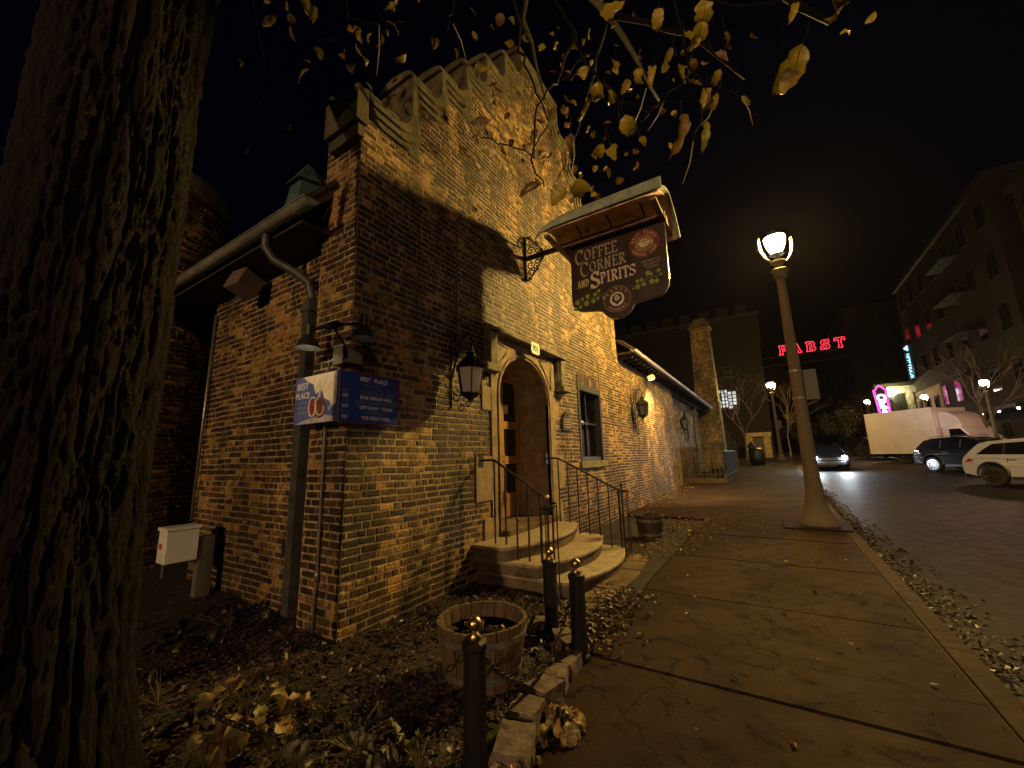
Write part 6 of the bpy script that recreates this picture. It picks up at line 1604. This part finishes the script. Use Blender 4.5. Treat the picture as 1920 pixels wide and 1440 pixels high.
for i, ch in enumerate('PABST'):
    xo = 3.1+i*2.12; zo = 19.55; s_ = 1.6; h_ = 1.8; mb = MB()
    for o_ in PL[ch]: mb.tube([(xo+a*s_, 90, zo+b_*h_) for a, b_ in o_], .052, 5)
    mb.build('letter', M_RN, ps)
mb = MB()
for z in (19.2, 17.6): mb.box(-12,26,90.1,90.3,z,z+.18)
for i in range(20): mb.box(-12+i*2,-11.9+i*2,90.1,90.3,17.6,19.2)
mb.build('gantry', M_TRIM, ps)
# ---- brewery block at the end of the near pavement
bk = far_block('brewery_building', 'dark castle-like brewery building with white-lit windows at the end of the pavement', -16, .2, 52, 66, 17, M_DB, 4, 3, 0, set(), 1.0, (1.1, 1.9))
for i in range(8): MB().box(-16.1+i*2.05, -14.9+i*2.05, 51.7, 52.4, 17.46, 18.5).build('battlement', M_DB, bk)
for (x, z, w_, h_) in ((-4.3,7.7,.68,2.1),(-3.2,7.5,.45,2.0),(-6.6,7.8,.4,2.2),(-4.3,10.7,1.3,1.3)):
    o = MB().box(x-w_-.1,x+w_+.1,51.9,52.02,z-h_/2-.1,z+h_/2+.1).build('window', M_FR, bk)
    q = MB(); nx_, nz_ = (4 if w_ > .6 else 2), 5
    for k_ in range(nx_):
        for kz in range(nz_):
            cw_, ch = 2*w_/nx_, h_/nz_
            if R.random() < .12: continue
            q.box(x-w_+k_*cw_+.07,x-w_+(k_+1)*cw_-.05,51.86,51.89,z-h_/2+kz*ch+.06,z-h_/2+(kz+1)*ch-.04)
    q.build('pane', M_LITW if z < 10 else M_FGL, o)
gt = thing('stone_gate', 'warm-lit stone gate pier with a dark wooden door past the bin', 'gate', (-1.1, 48, 1))
MB().box(-2.25,-1.6,47.5,48.5,.8,3.1).build('pier', M_STONE, gt); MB().box(-.65,-.05,47.5,48.5,.8,3.1).build('pier', M_STONE, gt)
MB().box(-2.35,.05,47.4,48.6,3.103,3.5).build('lintel', M_STONE, gt); MB().box(-1.6,-.65,47.7,47.8,.8,3.1).build('door', M_TRIM, gt)
# dark planting mass by the fence end
def bush(name, label, c, rx, ry, rz_, n, seed, mt):
    q = random.Random(seed); t = thing(name, label, 'bush', c); mb = MB()
    for _ in range(n):
        a, b_ = q.uniform(0, 2*math.pi), math.acos(q.uniform(-.2, 1)); r_ = q.uniform(.6, 1.05)*(1+.25*noise.noise((math.cos(a)*2+seed, math.sin(a)*2, b_*2)))
        p = Vector((c[0]+rx*r_*math.sin(b_)*math.cos(a), c[1]+ry*r_*math.sin(b_)*math.sin(a), c[2]+rz_*(.1+r_*max(-.1, math.cos(b_)))))
        leaf(mb, p, q.uniform(.06,.14), q.uniform(.04,.08), (q.uniform(-1,1), q.uniform(-1,1), q.uniform(-1,.4)), (q.uniform(-1,1), q.uniform(-1,1), 1), .3, .4, q.random()*.5, 2, .05, q.randint(0, 9999))
    mb.build('foliage', mt, t)
    st_ = MB()
    for _ in range(9): st_.tube([(c[0]+q.uniform(-.2,.2), c[1]+q.uniform(-.2,.2), c[2]-.05), (c[0]+q.uniform(-.7,.7)*rx, c[1]+q.uniform(-.7,.7)*ry, c[2]+rz_*q.uniform(.4,.8))], [.02,.008], 5)
    st_.build('stems', MATS['dry_stem'], t)
M_HEDGE = leaf_mat('dark_foliage', [(.02,.022,.008),(.05,.04,.015),(.09,.06,.02)], .6, .1)
bush('shrub', 'tall dark clipped shrub between the chimney and the bare tree', (-2.7,31.5,.5), .7, .7, 2.6, 2600, 3, M_HEDGE)
for i, (x, y, l) in enumerate(((3.5,72,'dark street tree crown at the far end of the road'), (7.8,66,'dark leafy tree left of the pink neon sign'), (-.3,82,'dark distant tree left of the oncoming car'))):
    q = random.Random(50+i); t = thing('street_tree', l, 'tree', (x, y, 1.4), 'dark leafy trees at the far end of the road')
    st_ = MB(); st_.tube([(x,y,1.3),(x+.1,y,3.0),(x,y,4.4)], [.18,.14,.08], 7)
    for _ in range(9): a = q.uniform(0,6.28); st_.tube([(x,y,3.2+q.uniform(0,1)),(x+1.5*math.cos(a),y+1.5*math.sin(a),4.6+q.uniform(0,1.6))], [.07,.02], 5)
    st_.build('trunk', M_BARK, t); mb = MB()
    for cl in range(34):
        a, b_ = q.uniform(0, 6.28), q.uniform(-1, 1); r_ = 2.1*q.random()**.4
        cc = Vector((x+r_*math.cos(a)*math.sqrt(1-b_*b_*.8), y+r_*math.sin(a), 5.0+1.7*b_))
        for _ in range(34): leaf(mb, cc+Vector((q.gauss(0,.36), q.gauss(0,.36), q.gauss(0,.3))), .22, .14, (q.uniform(-1,1), q.uniform(-1,1), q.uniform(-1,1)), (q.uniform(-1,1), q.uniform(-1,1), 1), .3, .4, q.random()*.7, 2, .05, 1)
    mb.build('crown', leaf_mat('autumn_foliage', [(.04,.03,.01),(.12,.08,.02),(.22,.15,.04)], .6, .25) if i == 0 else D.materials['autumn_foliage'], t)

# ================================================================== thin night haze, added to imitate the halo round the lamps
mb = MB(); mb.box(-120, 120, -60, 200, -1.5, 45)
hz_ = D.materials.new('night_haze'); hz_.use_nodes = True; hn = hz_.node_tree; hn.nodes.remove(hn.nodes['Principled BSDF'])
pv = hn.nodes.new('ShaderNodeVolumePrincipled'); pv.inputs['Density'].default_value = .00008; pv.inputs['Color'].default_value = (.9,.9,.9,1); pv.inputs['Anisotropy'].default_value = .55
hn.links.new(pv.outputs[0], hn.nodes['Material Output'].inputs['Volume'])
kind(mb.build('haze', hz_), 'stuff')
